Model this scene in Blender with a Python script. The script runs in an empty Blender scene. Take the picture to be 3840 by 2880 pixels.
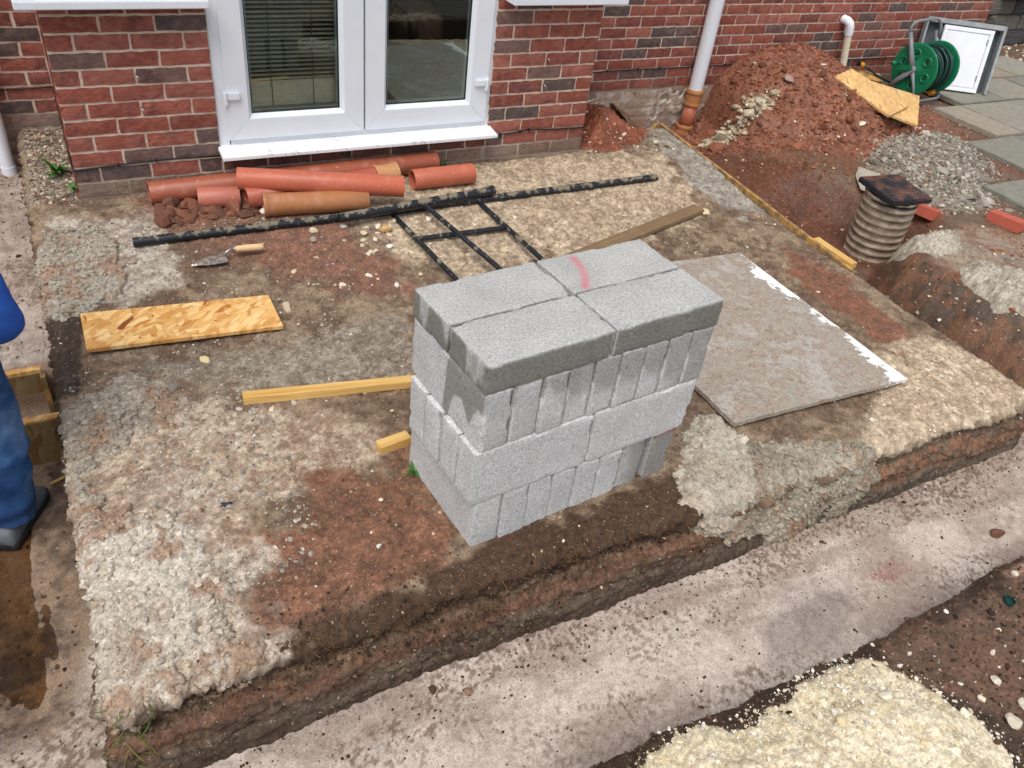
import bpy, bmesh, math, random
import numpy as np
from mathutils import Vector, Matrix
R = math.radians
rnd = random.Random(7)
scene = bpy.context.scene
col = scene.collection

# ------------------------------------------------------------------ camera
cd = bpy.data.cameras.new('camera'); cam = bpy.data.objects.new('camera', cd); col.objects.link(cam)
r_ = Vector((0.88128889, -0.45946153, 0.11056665)); u_ = Vector((0.20649202, 0.58483803, 0.78442687)); f_ = Vector((0.42507756, 0.66847556, -0.61028641))
m = Matrix.Identity(4)
for i in range(3):
    m[i][0] = r_[i]; m[i][1] = u_[i]; m[i][2] = -f_[i]
m.translation = Vector((-0.01455, -4.05886, 1.82620))
cam.matrix_world = m
cd.sensor_width = 36; cd.sensor_fit = 'HORIZONTAL'; cd.lens = 3040.0 / 3840 * 36
cd.clip_start = 0.02; cd.clip_end = 500
scene.camera = cam
# ------------------------------------------------------------------ sky and sun (bright overcast)
SUN_EL, SUN_AZ = 62, 225          # azimuth clockwise from +Y, towards the sun
w = bpy.data.worlds.new('World'); scene.world = w; w.use_nodes = True
nt = w.node_tree; nt.nodes.clear()
sky = nt.nodes.new('ShaderNodeTexSky'); sky.sky_type = 'NISHITA'; sky.sun_disc = False
sky.sun_elevation = R(SUN_EL); sky.sun_rotation = R(SUN_AZ); sky.air_density = 1.0; sky.dust_density = 3.0
hsv = nt.nodes.new('ShaderNodeHueSaturation'); hsv.inputs['Saturation'].default_value = 0.42
bg = nt.nodes.new('ShaderNodeBackground'); bg.inputs['Strength'].default_value = 0.14
wo_ = nt.nodes.new('ShaderNodeOutputWorld')
nt.links.new(sky.outputs[0], hsv.inputs['Color']); nt.links.new(hsv.outputs[0], bg.inputs['Color']); nt.links.new(bg.outputs[0], wo_.inputs['Surface'])
sl = bpy.data.lights.new('sun', 'SUN'); sl.energy = 1.25; sl.angle = R(38); sl.color = (1.0, 0.96, 0.90)
so = bpy.data.objects.new('sun', sl); col.objects.link(so)
sd = Vector((math.sin(R(SUN_AZ)) * math.cos(R(SUN_EL)), math.cos(R(SUN_AZ)) * math.cos(R(SUN_EL)), math.sin(R(SUN_EL))))
so.rotation_euler = (-sd).to_track_quat('-Z', 'Y').to_euler()
scene.view_settings.view_transform = 'Standard'; scene.view_settings.look = 'None'
scene.view_settings.exposure = 0.42; scene.view_settings.gamma = 1.0; scene.view_settings.use_curve_mapping = False

# ------------------------------------------------------------------ numeric helpers
def lin(c):
    c = np.asarray(c, float) / 255.0
    return np.where(c <= .04045, c / 12.92, ((c + .055) / 1.055) ** 2.4)
def mute(c, k=.18):
    c = np.asarray(c, float); return c + (c.mean() - c) * k
def L4(r, g, b): return tuple(float(v) for v in lin((r, g, b))) + (1.0,)
def h3(ix, iy, iz, seed):
    n = (ix.astype(np.uint32) * np.uint32(374761393) + iy.astype(np.uint32) * np.uint32(668265263) + iz.astype(np.uint32) * np.uint32(2246822519) + np.uint32((seed * 3266489917) & 0xffffffff))
    n = (n ^ (n >> np.uint32(13))) * np.uint32(1274126177)
    n = (n ^ (n >> np.uint32(15))) * np.uint32(2654435761)
    return ((n ^ (n >> np.uint32(16))) & np.uint32(0xffffff)).astype(np.float32) / np.float32(0xffffff)
def vnoise(x, y, z, seed=0):
    xf, yf, zf = np.floor(x), np.floor(y), np.floor(z)
    ix, iy, iz = xf.astype(np.int64), yf.astype(np.int64), zf.astype(np.int64)
    a, b, c = x - xf, y - yf, z - zf
    a = a * a * (3 - 2 * a); b = b * b * (3 - 2 * b); c = c * c * (3 - 2 * c)
    def k(i, j, l): return h3(ix + i, iy + j, iz + l, seed)
    x00 = k(0,0,0) * (1-a) + k(1,0,0) * a; x10 = k(0,1,0) * (1-a) + k(1,1,0) * a
    x01 = k(0,0,1) * (1-a) + k(1,0,1) * a; x11 = k(0,1,1) * (1-a) + k(1,1,1) * a
    return (x00 * (1-b) + x10 * b) * (1-c) + (x01 * (1-b) + x11 * b) * c
def fbm(x, y, z, s, o=3, seed=0, g=.5):
    t = 0; A = 1; S = 0
    for i in range(o):
        t = t + A * (vnoise(x * s, y * s, z * s, seed + i * 17) * 2 - 1); S += A; A *= g; s *= 2.03
    return t / S
def worley(x, y, s, seed=0, z=None):
    x = x * s; y = y * s
    xf, yf = np.floor(x).astype(np.int64), np.floor(y).astype(np.int64)
    zi = np.zeros_like(xf) if z is None else np.floor(z * s * .7).astype(np.int64)
    best = np.full(x.shape, 9.0); bid = np.zeros(x.shape)
    for i in (-1, 0, 1):
        for j in (-1, 0, 1):
            cx, cy = xf + i, yf + j
            d = np.hypot(cx + h3(cx, cy, zi, seed) - x, cy + h3(cx, cy, zi, seed + 5) - y)
            mm = d < best; best = np.where(mm, d, best); bid = np.where(mm, h3(cx, cy, zi, seed + 9), bid)
    return best, bid
def sst(a, b, x):
    t = np.clip((x - a) / (b - a), 0, 1); return t * t * (3 - 2 * t)
def polysd(px, py, poly):          # signed distance, positive inside
    poly = np.asarray(poly, float); n = len(poly)
    d = np.full(px.shape, 1e9); ins = np.zeros(px.shape, bool)
    for i in range(n):
        ax, ay = poly[i]; bx, by = poly[(i + 1) % n]
        ex, ey = bx - ax, by - ay; wx, wy = px - ax, py - ay
        t = np.clip((wx * ex + wy * ey) / (ex * ex + ey * ey + 1e-12), 0, 1)
        d = np.minimum(d, np.hypot(wx - ex * t, wy - ey * t))
        cnd = ((ay > py) != (by > py)) & (px < (bx - ax) * (py - ay) / (by - ay + 1e-12) + ax)
        ins ^= cnd
    return np.where(ins, d, -d)

# ------------------------------------------------------------------ mesh helpers
WO = {}
def link(o, parent=None, world=(0, 0, 0)):
    col.objects.link(o)
    if parent is not None: o.parent = parent
    WO[o.name] = Vector(world)
    return o
def tag(o, label=None, cat=None, group=None, kind=None):
    if label: o['label'] = label
    if cat: o['category'] = cat
    if group: o['group'] = group
    if kind: o['kind'] = kind
    return o
def empty(name, loc, label, cat, group=None, rz=0):
    o = bpy.data.objects.new(name, None); o.empty_display_size = .05
    link(o, None, loc); o.location = loc; o.rotation_euler = (0, 0, rz)
    return tag(o, label, cat, group)
def npmesh(name, V, F, mat, colr=None, smooth=True, extra=None):
    V = np.asarray(V, np.float32); F = np.asarray(F, np.int32)
    me = bpy.data.meshes.new(name)
    me.vertices.add(len(V)); me.vertices.foreach_set('co', V.ravel())
    k = F.shape[1]
    me.loops.add(F.size); me.loops.foreach_set('vertex_index', F.ravel())
    me.polygons.add(len(F)); me.polygons.foreach_set('loop_start', np.arange(0, F.size, k, dtype=np.int32))
    me.polygons.foreach_set('loop_total', np.full(len(F), k, np.int32))
    me.polygons.foreach_set('use_smooth', np.full(len(F), smooth, bool))
    me.update(calc_edges=True); me.validate()
    if colr is not None:
        a = me.color_attributes.new('Col', 'FLOAT_COLOR', 'POINT')
        c = np.ones((len(V), 4), np.float32); c[:, :colr.shape[1]] = colr
        a.data.foreach_set('color', c.ravel())
    for nm, arr in (extra or {}).items():
        a = me.attributes.new(nm, 'FLOAT', 'POINT'); a.data.foreach_set('value', np.asarray(arr, np.float32))
    if mat: me.materials.append(mat)
    return me
def npobj(name, V, F, mat, colr=None, smooth=True, parent=None, extra=None):
    o = bpy.data.objects.new(name, npmesh(name, V, F, mat, colr, smooth, extra))
    return link(o, parent)
def gridfaces(nx, ny, mask=None):
    idx = np.arange(nx * ny).reshape(ny, nx)
    F = np.stack([idx[:-1, :-1], idx[:-1, 1:], idx[1:, 1:], idx[1:, :-1]], -1).reshape(-1, 4)
    if mask is not None:
        F = F[mask.ravel()[F].any(1)]
        used = np.unique(F); remap = np.full(nx * ny, -1); remap[used] = np.arange(len(used))
        return remap[F], used
    return F, np.arange(nx * ny)

class MB:
    def __init__(s): s.v = []; s.f = []
    def add(s, V, F):
        n = len(s.v); s.v += [tuple(p) for p in V]; s.f += [tuple(i + n for i in q) for q in F]; return s
    def box(s, c, d, rot=None):
        c = Vector(c); P = []
        for sx in (-.5, .5):
            for sy in (-.5, .5):
                for sz in (-.5, .5):
                    p = Vector((sx * d[0], sy * d[1], sz * d[2]))
                    if rot is not None: p = rot @ p
                    P.append(c + p)
        return s.add(P, [(0,1,3,2),(4,6,7,5),(0,4,5,1),(2,3,7,6),(0,2,6,4),(1,5,7,3)])
    def prism(s, poly, z0, z1):
        n = len(poly); P = [(x, y, z0) for x, y in poly] + [(x, y, z1) for x, y in poly]
        F = [tuple(range(n - 1, -1, -1)), tuple(range(n, 2 * n))] + [(i, (i + 1) % n, n + (i + 1) % n, n + i) for i in range(n)]
        return s.add(P, F)
    def tube(s, path, rad, seg=16, caps=True, flat=1.0):
        path = [Vector(p) for p in path]; n = len(path)
        rad = rad if hasattr(rad, '__len__') else [rad] * n
        t0 = (path[1] - path[0]).normalized(); a = t0.orthogonal().normalized(); P = []
        for i, p in enumerate(path):
            t = (path[min(i + 1, n - 1)] - path[max(i - 1, 0)]).normalized()
            a = (a - t * a.dot(t)).normalized(); b = t.cross(a)
            for k in range(seg):
                th = 2 * math.pi * k / seg
                P.append(p + a * math.cos(th) * rad[i] + b * math.sin(th) * rad[i] * flat)
        F = [(i * seg + k, i * seg + (k + 1) % seg, (i + 1) * seg + (k + 1) % seg, (i + 1) * seg + k) for i in range(n - 1) for k in range(seg)]
        if caps: F += [tuple(range(seg - 1, -1, -1)), tuple((n - 1) * seg + k for k in range(seg))]
        return s.add(P, F)
    def lathe(s, prof, p0, axis, seg=32, close=False):
        p0 = Vector(p0); t = Vector(axis).normalized(); a = t.orthogonal().normalized(); b = t.cross(a); n = len(prof); P = []
        for r, h in prof:
            for k in range(seg):
                th = 2 * math.pi * k / seg
                P.append(p0 + t * h + (a * math.cos(th) + b * math.sin(th)) * r)
        m_ = n if close else n - 1
        F = [(i * seg + k, i * seg + (k + 1) % seg, ((i + 1) % n) * seg + (k + 1) % seg, ((i + 1) % n) * seg + k) for i in range(m_) for k in range(seg)]
        return s.add(P, F)
    def build(s, name, mat, parent=None, smooth=False, bevel=0, local=False, sub=0, jitter=0, oc=None):
        off = WO[parent.name] if (parent is not None and not local) else Vector((0, 0, 0))
        me = bpy.data.meshes.new(name)
        me.from_pydata([tuple(Vector(p) - off) for p in s.v], [], s.f)
        if bevel or sub or jitter:
            bm = bmesh.new(); bm.from_mesh(me)
            bmesh.ops.recalc_face_normals(bm, faces=bm.faces)
            if sub: bmesh.ops.subdivide_edges(bm, edges=bm.edges, cuts=sub, use_grid_fill=True)
            if bevel: bmesh.ops.bevel(bm, geom=list(bm.edges), offset=bevel, segments=2, affect='EDGES', clamp_overlap=True)
            if jitter:
                for v in bm.verts: v.co += Vector((rnd.uniform(-1, 1), rnd.uniform(-1, 1), rnd.uniform(-1, 1))) * jitter
            bm.to_mesh(me); bm.free()
        else:
            bm = bmesh.new(); bm.from_mesh(me); bmesh.ops.recalc_face_normals(bm, faces=bm.faces); bm.to_mesh(me); bm.free()
        if smooth:
            me.polygons.foreach_set('use_smooth', [True] * len(me.polygons))
            if smooth == 'auto': me.set_sharp_from_angle(angle=R(40))
        me.materials.append(mat)
        o = bpy.data.objects.new(name, me)
        link(o, parent, off)
        if oc: o.color = oc
        return o

# ------------------------------------------------------------------ materials
class Mat:
    def __init__(s, name):
        s.m = bpy.data.materials.new(name); s.m.use_nodes = True; s.t = s.m.node_tree; s.t.nodes.clear()
        s.out = s.n('ShaderNodeOutputMaterial'); s.b = s.n('ShaderNodeBsdfPrincipled'); s.l(s.b.outputs[0], s.out.inputs['Surface'])
        s.tc = s.n('ShaderNodeTexCoord')
    def n(s, k, **kw):
        x = s.t.nodes.new(k)
        for a, v in kw.items(): setattr(x, a, v)
        return x
    def l(s, a, b): s.t.links.new(a, b)
    def set(s, sock, v):
        if hasattr(v, 'links') or isinstance(v, bpy.types.NodeSocket): s.l(v, sock)
        else: sock.default_value = v
    def coord(s, scale=(1, 1, 1), kind='Object', rand=False, rot=(0, 0, 0)):
        mp = s.n('ShaderNodeMapping'); mp.inputs['Scale'].default_value = scale; mp.inputs['Rotation'].default_value = rot
        s.l(s.tc.outputs[kind], mp.inputs['Vector'])
        if rand:
            oi = s.n('ShaderNodeObjectInfo'); mu = s.n('ShaderNodeMath', operation='MULTIPLY'); mu.inputs[1].default_value = 37.0
            s.l(oi.outputs['Random'], mu.inputs[0]); cx = s.n('ShaderNodeCombineXYZ')
            for i in range(3): s.l(mu.outputs[0], cx.inputs[i])
            s.l(cx.outputs[0], mp.inputs['Location'])
        return mp.outputs[0]
    def noise(s, vec, scale, detail=4, rough=.6, dist=0.0):
        x = s.n('ShaderNodeTexNoise'); x.inputs['Scale'].default_value = scale; x.inputs['Detail'].default_value = detail
        x.inputs['Roughness'].default_value = rough; x.inputs['Distortion'].default_value = dist
        s.l(vec, x.inputs['Vector']); return x.outputs['Fac']
    def voro(s, vec, scale, feature='F1', out='Distance'):
        x = s.n('ShaderNodeTexVoronoi', feature=feature); x.inputs['Scale'].default_value = scale; s.l(vec, x.inputs['Vector']); return x.outputs[out]
    def ramp(s, fac, pts, interp='LINEAR'):
        x = s.n('ShaderNodeValToRGB'); x.color_ramp.interpolation = interp; e = x.color_ramp.elements
        while len(e) < len(pts): e.new(.5)
        for k, (p, c) in enumerate(pts): e[k].position = p; e[k].color = c if hasattr(c, '__len__') else (c, c, c, 1)
        s.l(fac, x.inputs[0]); return x.outputs[0]
    def mix(s, fac, a, b, mode='MIX'):
        x = s.n('ShaderNodeMix', data_type='RGBA', blend_type=mode); s.set(x.inputs[0], fac); s.set(x.inputs[6], a); s.set(x.inputs[7], b); return x.outputs[2]
    def math(s, op, a, b=0.0, c=0.0):
        x = s.n('ShaderNodeMath', operation=op); s.set(x.inputs[0], a); s.set(x.inputs[1], b); s.set(x.inputs[2], c); return x.outputs[0]
    def bump(s, h, strength=.5, dist=.005, chain=None):
        x = s.n('ShaderNodeBump'); x.inputs['Strength'].default_value = strength; x.inputs['Distance'].default_value = dist
        s.l(h, x.inputs['Height'])
        if chain is not None: s.l(chain, x.inputs['Normal'])
        return x.outputs[0]
    def fin(s, color, rough=.8, normal=None, spec=.3, metal=0.0):
        s.set(s.b.inputs['Base Color'], color); s.set(s.b.inputs['Roughness'], rough); s.b.inputs['Specular IOR Level'].default_value = spec
        s.set(s.b.inputs['Metallic'], metal)
        if normal is not None: s.l(normal, s.b.inputs['Normal'])
        return s.m
M = {}
def m_soil(name, grain=220, bd=.004, br=.95):
    x = Mat(name); v = x.coord(); at = x.n('ShaderNodeAttribute', attribute_name='Col')
    n1 = x.noise(v, 45, 6, .75); n2 = x.noise(v, grain * .6, 5, .8); n3 = x.voro(v, grain * .55); n5 = x.noise(v, grain * .42, 2, .5)
    k = x.ramp(n2, [(.28, .58), (.5, 1.0), (.72, 1.5)]); k2 = x.ramp(n1, [(.3, .78), (.7, 1.22)])
    c = x.mix(1.0, x.mix(1.0, at.outputs['Color'], k, 'MULTIPLY'), k2, 'MULTIPLY')
    c = x.mix(x.ramp(n5, [(.68, 0.0), (.74, .55)]), c, L4(214, 200, 176)); c = x.mix(x.ramp(n5, [(.27, .5), (.33, 0.0)]), c, L4(52, 40, 32))
    h = x.math('ADD', x.math('MULTIPLY', n1, 1.0), x.math('ADD', x.math('MULTIPLY', n2, .55), x.math('MULTIPLY', n3, .5)))
    rg = x.math('SUBTRACT', br, x.math('MULTIPLY', at.outputs['Alpha'], .55))
    return x.fin(c, rg, x.bump(h, .9, bd), .25)
M['soil'] = m_soil('soil'); M['spill'] = m_soil('spilled_concrete', 190, .0045, .9); M['floor'] = m_soil('footing_concrete', 260, .0016, .8)
def m_vcol(name, rough=.85, n=120, spec=.3):
    x = Mat(name); v = x.coord(); at = x.n('ShaderNodeAttribute', attribute_name='Col'); nn = x.noise(v, n, 4, .7)
    c = x.mix(1.0, at.outputs['Color'], x.ramp(nn, [(.3, .72), (.7, 1.22)]), 'MULTIPLY')
    return x.fin(c, rough, x.bump(nn, .5, .002), spec)
M['chip'] = m_vcol('stone_chip')
def m_objcol(name, rough=.85, n=60, bd=.003, spec=.3, lo=.72, hi=1.25, st=.6):
    x = Mat(name); v = x.coord(rand=True); oi = x.n('ShaderNodeObjectInfo'); nn = x.noise(v, n, 5, .7)
    c = x.mix(1.0, oi.outputs['Color'], x.ramp(nn, [(.3, lo), (.7, hi)]), 'MULTIPLY')
    return x.fin(c, rough, x.bump(nn, st, bd), spec)
M['stone'] = m_objcol('loose_stone')
def m_brick():
    x = Mat('brick_face'); v = x.coord((1, 1, 1.0), rand=True); oi = x.n('ShaderNodeObjectInfo')
    vs = x.coord((1, 1, 2.2), rand=True)
    wr = x.noise(vs, 22, 6, .68, 1.6); sp = x.noise(v, 130, 3, .6); big = x.noise(v, 9, 3, .5, .5)
    c = x.mix(1.0, oi.outputs['Color'], x.ramp(wr, [(.3, .62), (.5, 1.0), (.72, 1.3)]), 'MULTIPLY')
    c = x.mix(x.ramp(big, [(.55, 0.0), (.72, .55)]), c, L4(70, 48, 46))
    hz = x.noise(v, 26, 5, .7); c = x.mix(x.ramp(hz, [(.45, 0.0), (.78, .34)]), c, L4(190, 146, 130))
    c = x.mix(x.ramp(sp, [(.68, 0.0), (.76, .5)]), c, L4(190, 165, 150))
    return x.fin(c, .88, x.bump(x.math('ADD', wr, x.math('MULTIPLY', sp, .3)), .8, .006), .25)
M['brick'] = m_brick()
def m_mortar():
    x = Mat('mortar'); v = x.coord(); n1 = x.noise(v, 30, 5, .7); n2 = x.noise(v, 180, 3, .6); n3 = x.noise(v, 3.5, 3, .6)
    c = x.ramp(n1, [(.25, L4(184, 160, 142)), (.5, L4(210, 190, 172)), (.8, L4(224, 208, 194))])
    sp = x.n('ShaderNodeSeparateXYZ'); g = x.n('ShaderNodeNewGeometry'); x.l(g.outputs['Position'], sp.inputs[0])
    low = x.math('SUBTRACT', .06, x.math('ADD', sp.outputs[2], x.math('MULTIPLY', x.math('SUBTRACT', n3, .5), .25)))
    c = x.mix(x.ramp(x.math('MULTIPLY', low, 8.0), [(0, 0.0), (1, .8)]), c, L4(128, 116, 102))
    return x.fin(c, .95, x.bump(x.math('ADD', n1, x.math('MULTIPLY', n2, .5)), .7, .006), .2)
M['mortar'] = m_mortar()
def m_upper():
    x = Mat('upper_brickwork'); v = x.coord(kind='Object'); sp = x.n('ShaderNodeSeparateXYZ'); x.l(v, sp.inputs[0])
    cx = x.n('ShaderNodeCombineXYZ'); x.l(x.math('ADD', sp.outputs[0], sp.outputs[1]), cx.inputs[0]); x.l(sp.outputs[2], cx.inputs[1])
    b = x.n('ShaderNodeTexBrick'); x.l(cx.outputs[0], b.inputs['Vector']); b.inputs['Scale'].default_value = 1.0
    b.inputs['Brick Width'].default_value = .225; b.inputs['Row Height'].default_value = .075; b.inputs['Mortar Size'].default_value = .005
    b.inputs['Color1'].default_value = L4(134, 66, 52); b.inputs['Color2'].default_value = L4(96, 62, 56); b.inputs['Mortar'].default_value = L4(196, 174, 154)
    return x.fin(b.outputs['Color'], .9)
M['upper'] = m_upper()
def m_block():
    x = Mat('concrete_block'); v = x.coord(rand=True); dm = x.n('ShaderNodeAttribute', attribute_name='damp'); pt = x.n('ShaderNodeAttribute', attribute_name='paint'); dr = x.n('ShaderNodeAttribute', attribute_name='dirt')
    gn = x.n('ShaderNodeNewGeometry')
    oi = x.n('ShaderNodeObjectInfo')
    n1 = x.noise(v, 120, 5, .8); n2 = x.voro(v, 150); n3 = x.noise(v, 7, 3, .6); big = x.noise(v, 60, 3, .6)
    c = x.ramp(n1, [(.3, L4(104, 104, 106)), (.42, L4(180, 180, 181)), (.58, L4(206, 206, 206)), (.7, L4(240, 240, 238))])
    c = x.mix(x.ramp(n2, [(.1, .3), (.3, 0.0)]), c, L4(88, 88, 90))
    c = x.mix(1.0, c, x.ramp(n3, [(.3, .88), (.7, 1.08)]), 'MULTIPLY')
    c = x.mix(1.0, c, oi.outputs['Color'], 'MULTIPLY')
    d = x.ramp(x.math('ADD', dm.outputs['Fac'], x.math('MULTIPLY', x.math('SUBTRACT', big, .5), .35)), [(.36, 0.0), (.64, 1.0)])
    dk = x.n('ShaderNodeAttribute', attribute_name='dk'); c = x.mix(x.math('MULTIPLY', d, dk.outputs['Fac']), c, x.mix(1.0, c, L4(152, 147, 135), 'MULTIPLY'))
    p = x.ramp(x.math('ADD', pt.outputs['Fac'], x.math('MULTIPLY', x.math('SUBTRACT', n1, .5), 1.1)), [(.45, 0.0), (1.0, .8)])
    c = x.mix(p, c, L4(206, 84, 98))
    q = x.ramp(x.math('ADD', dr.outputs['Fac'], x.math('MULTIPLY', x.math('SUBTRACT', big, .5), .9)), [(.5, 0.0), (.7, .7)])
    c = x.mix(q, c, L4(150, 92, 72))
    h = x.math('ADD', n1, x.math('MULTIPLY', n2, .6))
    return x.fin(c, .92, x.bump(h, .6, .0028), .2)
M['block'] = m_block()
def m_osb(name, tone=1.0, fade=0.0):
    x = Mat(name); cols = []
    v0 = x.coord(rand=True)
    dn = x.n('ShaderNodeTexNoise'); dn.inputs['Scale'].default_value = 9; x.l(v0, dn.inputs['Vector'])
    va = x.n('ShaderNodeVectorMath', operation='MULTIPLY_ADD'); x.l(dn.outputs['Color'], va.inputs[0]); va.inputs[1].default_value = (.05, .05, 0); x.l(v0, va.inputs[2])
    prev = None
    for i, (rot, sc) in enumerate(((.3, (14, 42, 8)), (1.4, (13, 46, 8)), (-.6, (15, 50, 8)), (2.3, (16, 44, 8)))):
        mp = x.n('ShaderNodeMapping'); mp.inputs['Rotation'].default_value = (0, 0, rot); mp.inputs['Location'].default_value = (i * 3.1, i * 1.7, 0)
        x.l(va.outputs[0], mp.inputs['Vector'])
        m2 = x.n('ShaderNodeVectorMath', operation='MULTIPLY'); x.l(mp.outputs[0], m2.inputs[0]); m2.inputs[1].default_value = sc
        vo = x.n('ShaderNodeTexVoronoi'); vo.inputs['Scale'].default_value = 1.0; vo.inputs['Randomness'].default_value = 1.0; x.l(m2.outputs[0], vo.inputs['Vector'])
        sep = x.n('ShaderNodeSeparateColor'); x.l(vo.outputs['Color'], sep.inputs[0])
        t = tone
        cc = x.ramp(sep.outputs[0], [(0.0, L4(200*t, 144*t, 78*t)), (.25, L4(214*t, 160*t, 92*t)), (.6, L4(232*t, 186*t, 118*t)), (.95, L4(240*t, 204*t, 146*t)), (.978, L4(196*t, 128*t, 62*t)), (1.0, L4(120*t, 58*t, 22*t))])
        cc = x.mix(x.ramp(vo.outputs['Distance'], [(.45, 0.0), (.9, .3)]), cc, L4(150*t, 98*t, 48*t))
        if prev is None: prev = cc
        else: prev = x.mix(x.ramp(sep.outputs[1], [(.52, 0.0), (.54, 1.0)]), prev, cc)
    gr = x.noise(x.coord((30, 300, 30), rand=True), 1, 3)
    c = x.mix(1.0, prev, x.ramp(gr, [(.3, .85), (.7, 1.1)]), 'MULTIPLY')
    if fade:
        sc_ = x.noise(x.coord((3, 12, 3), rand=True), 2.2, 5, .7); c = x.mix(fade, c, L4(214, 182, 128)); c = x.mix(x.ramp(sc_, [(.54, 0.0), (.68, .6)]), c, L4(142, 124, 98))
    return x.fin(c, .6, x.bump(gr, .3, .001), .3)
M['osb'] = m_osb('oriented_strand_board'); M['osb_pale'] = m_osb('weathered_strand_board', 1.0, .45); M['osb_dark'] = m_osb('dark_strand_board', .62)  # osb_dark repeats the strand colours in a darker tone
def m_wood(name, a, b, dirt=0.0, rough=.65, axis=0):
    x = Mat(name); sc = [40, 40, 40]; sc[axis] = 2.5; v = x.coord(tuple(sc), rand=True); v1 = x.coord(rand=True)
    n1 = x.noise(v, 1, 5, .6, .4); n2 = x.noise(v1, 14, 5, .65); c = x.ramp(n1, [(.3, a), (.7, b)])
    if dirt: c = x.mix(x.ramp(n2, [(.62 - dirt * .35, 0.0), (.72 - dirt * .25, .9)]), c, L4(122, 100, 78))
    return x.fin(c, rough, x.bump(n1, .4, .0015), .3)
M['wood'] = m_wood('yellow_timber', L4(192, 144, 72), L4(230, 196, 126)); M['wood_end'] = M['wood']
M['wood_wet'] = m_wood('muddy_timber', L4(118, 96, 66), L4(146, 122, 88), .6, .5)
M['wood_form'] = m_wood('formwork_timber', L4(180, 134, 70), L4(206, 164, 96), .6, .7, 1)
def m_flat(name, c, rough=.5, n=20, amp=.08, spec=.4, bd=.001, metal=0.0):
    x = Mat(name); v = x.coord(rand=True); nn = x.noise(v, n, 4, .6)
    cc = x.mix(1.0, c, x.ramp(nn, [(.3, 1 - amp), (.7, 1 + amp)]), 'MULTIPLY')
    return x.fin(cc, rough, x.bump(nn, .25, bd), spec, metal)
M['upvc'] = m_flat('white_upvc', L4(222, 226, 232), .28, 6, .03)
def m_dirtywhite():
    x = Mat('dirty_white_upvc'); v = x.coord(); n1 = x.noise(v, 70, 5, .7); n2 = x.noise(v, 6, 3)
    k = x.ramp(x.math('ADD', n1, x.math('MULTIPLY', n2, .55)), [(.84, 0.0), (.96, .7)])
    return x.fin(x.mix(k, L4(232, 233, 235), L4(138, 120, 100)), .45, None, .3)
M['sill'] = m_dirtywhite()
M['gasket'] = m_flat('black_gasket', L4(28, 30, 32), .6)
M['bead'] = m_flat('spacer_bead', L4(176, 196, 190), .4)
M['blind'] = m_flat('blind_slat', L4(244, 236, 206), .55, 30, .1)
M['cord'] = m_flat('blind_cord', L4(92, 88, 72), .9)
M['room'] = m_flat('room_paint', L4(90, 92, 88), .9); M['carpet'] = m_flat('dark_carpet', L4(60, 56, 52), .95, 200)
x = Mat('window_glass'); x.t.nodes.remove(x.b); fr = x.n('ShaderNodeFresnel'); fr.inputs['IOR'].default_value = 1.85; tr = x.n('ShaderNodeBsdfTransparent'); tr.inputs['Color'].default_value = (.975, .985, .98, 1)
gl = x.n('ShaderNodeBsdfGlossy'); gl.inputs['Roughness'].default_value = .0; gl.inputs['Color'].default_value = (.85, 1, .97, 1); ms = x.n('ShaderNodeMixShader')
x.l(fr.outputs[0], ms.inputs[0]); x.l(tr.outputs[0], ms.inputs[1]); x.l(gl.outputs[0], ms.inputs[2]); x.l(ms.outputs[0], x.out.inputs['Surface']); M['glass'] = x.m
def m_pipe():
    x = Mat('drain_pipe_plastic'); v = x.coord(rand=True); oi = x.n('ShaderNodeObjectInfo'); n1 = x.noise(v, 12, 5, .65); n2 = x.noise(v, 60, 4, .7); n3 = x.noise(v, 3, 2)
    c = x.mix(1.0, oi.outputs['Color'], x.ramp(n3, [(.3, .66), (.7, .88)]), 'MULTIPLY')
    c = x.mix(.13, c, L4(190, 158, 138)); c = x.mix(x.ramp(n1, [(.54, 0.0), (.72, .32)]), c, L4(206, 164, 144)); c = x.mix(x.ramp(n2, [(.64, 0.0), (.7, .75)]), c, L4(120, 74, 52))
    n4 = x.noise(v, 95, 2, .5); c = x.mix(x.ramp(n4, [(.7, 0.0), (.74, .8)]), c, L4(206, 192, 174))
    return x.fin(c, .42, x.bump(n2, .2, .001), .4)
M['pipe'] = m_pipe()
def m_muddyblack():
    x = Mat('mud_splashed_black_steel'); v = x.coord(rand=True); n1 = x.noise(v, 17, 5, .65, .5); n2 = x.noise(v, 85, 3, .6)
    g = x.n('ShaderNodeNewGeometry'); sp = x.n('ShaderNodeSeparateXYZ'); x.l(g.outputs['Normal'], sp.inputs[0])
    oi = x.n('ShaderNodeObjectInfo')
    k = x.ramp(x.math('ADD', n1, x.math('MULTIPLY', sp.outputs[2], oi.outputs['Alpha'])), [(.60, 0.0), (.65, 1.0)])
    c = x.mix(k, L4(30, 33, 38), L4(122, 114, 98)); c = x.mix(x.ramp(n2, [(.67, 0.0), (.71, 1.0)]), c, L4(206, 200, 188))
    return x.fin(c, x.ramp(k, [(0, .35), (1, .9)]), x.bump(k, .15, .001), .4)
M['muddy'] = m_muddyblack()
M['black'] = m_flat('black_plastic', L4(30, 31, 33), .45); M['cable'] = m_flat('black_cable', L4(26, 27, 30), .5)
M['steel'] = m_flat('bright_steel', L4(190, 190, 192), .35, 30, .2, .5, .002, 1.0)
def m_trowel():
    x = Mat('trowel_steel'); v = x.coord(); n1 = x.noise(v, 40, 4); k = x.ramp(n1, [(.48, 0.0), (.58, 1.0)])
    return x.fin(x.mix(k, L4(176, 172, 168), L4(148, 130, 114)), x.ramp(k, [(0, .35), (1, .85)]), None, .4, x.ramp(k, [(0, .8), (1, 0.0)]))
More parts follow.
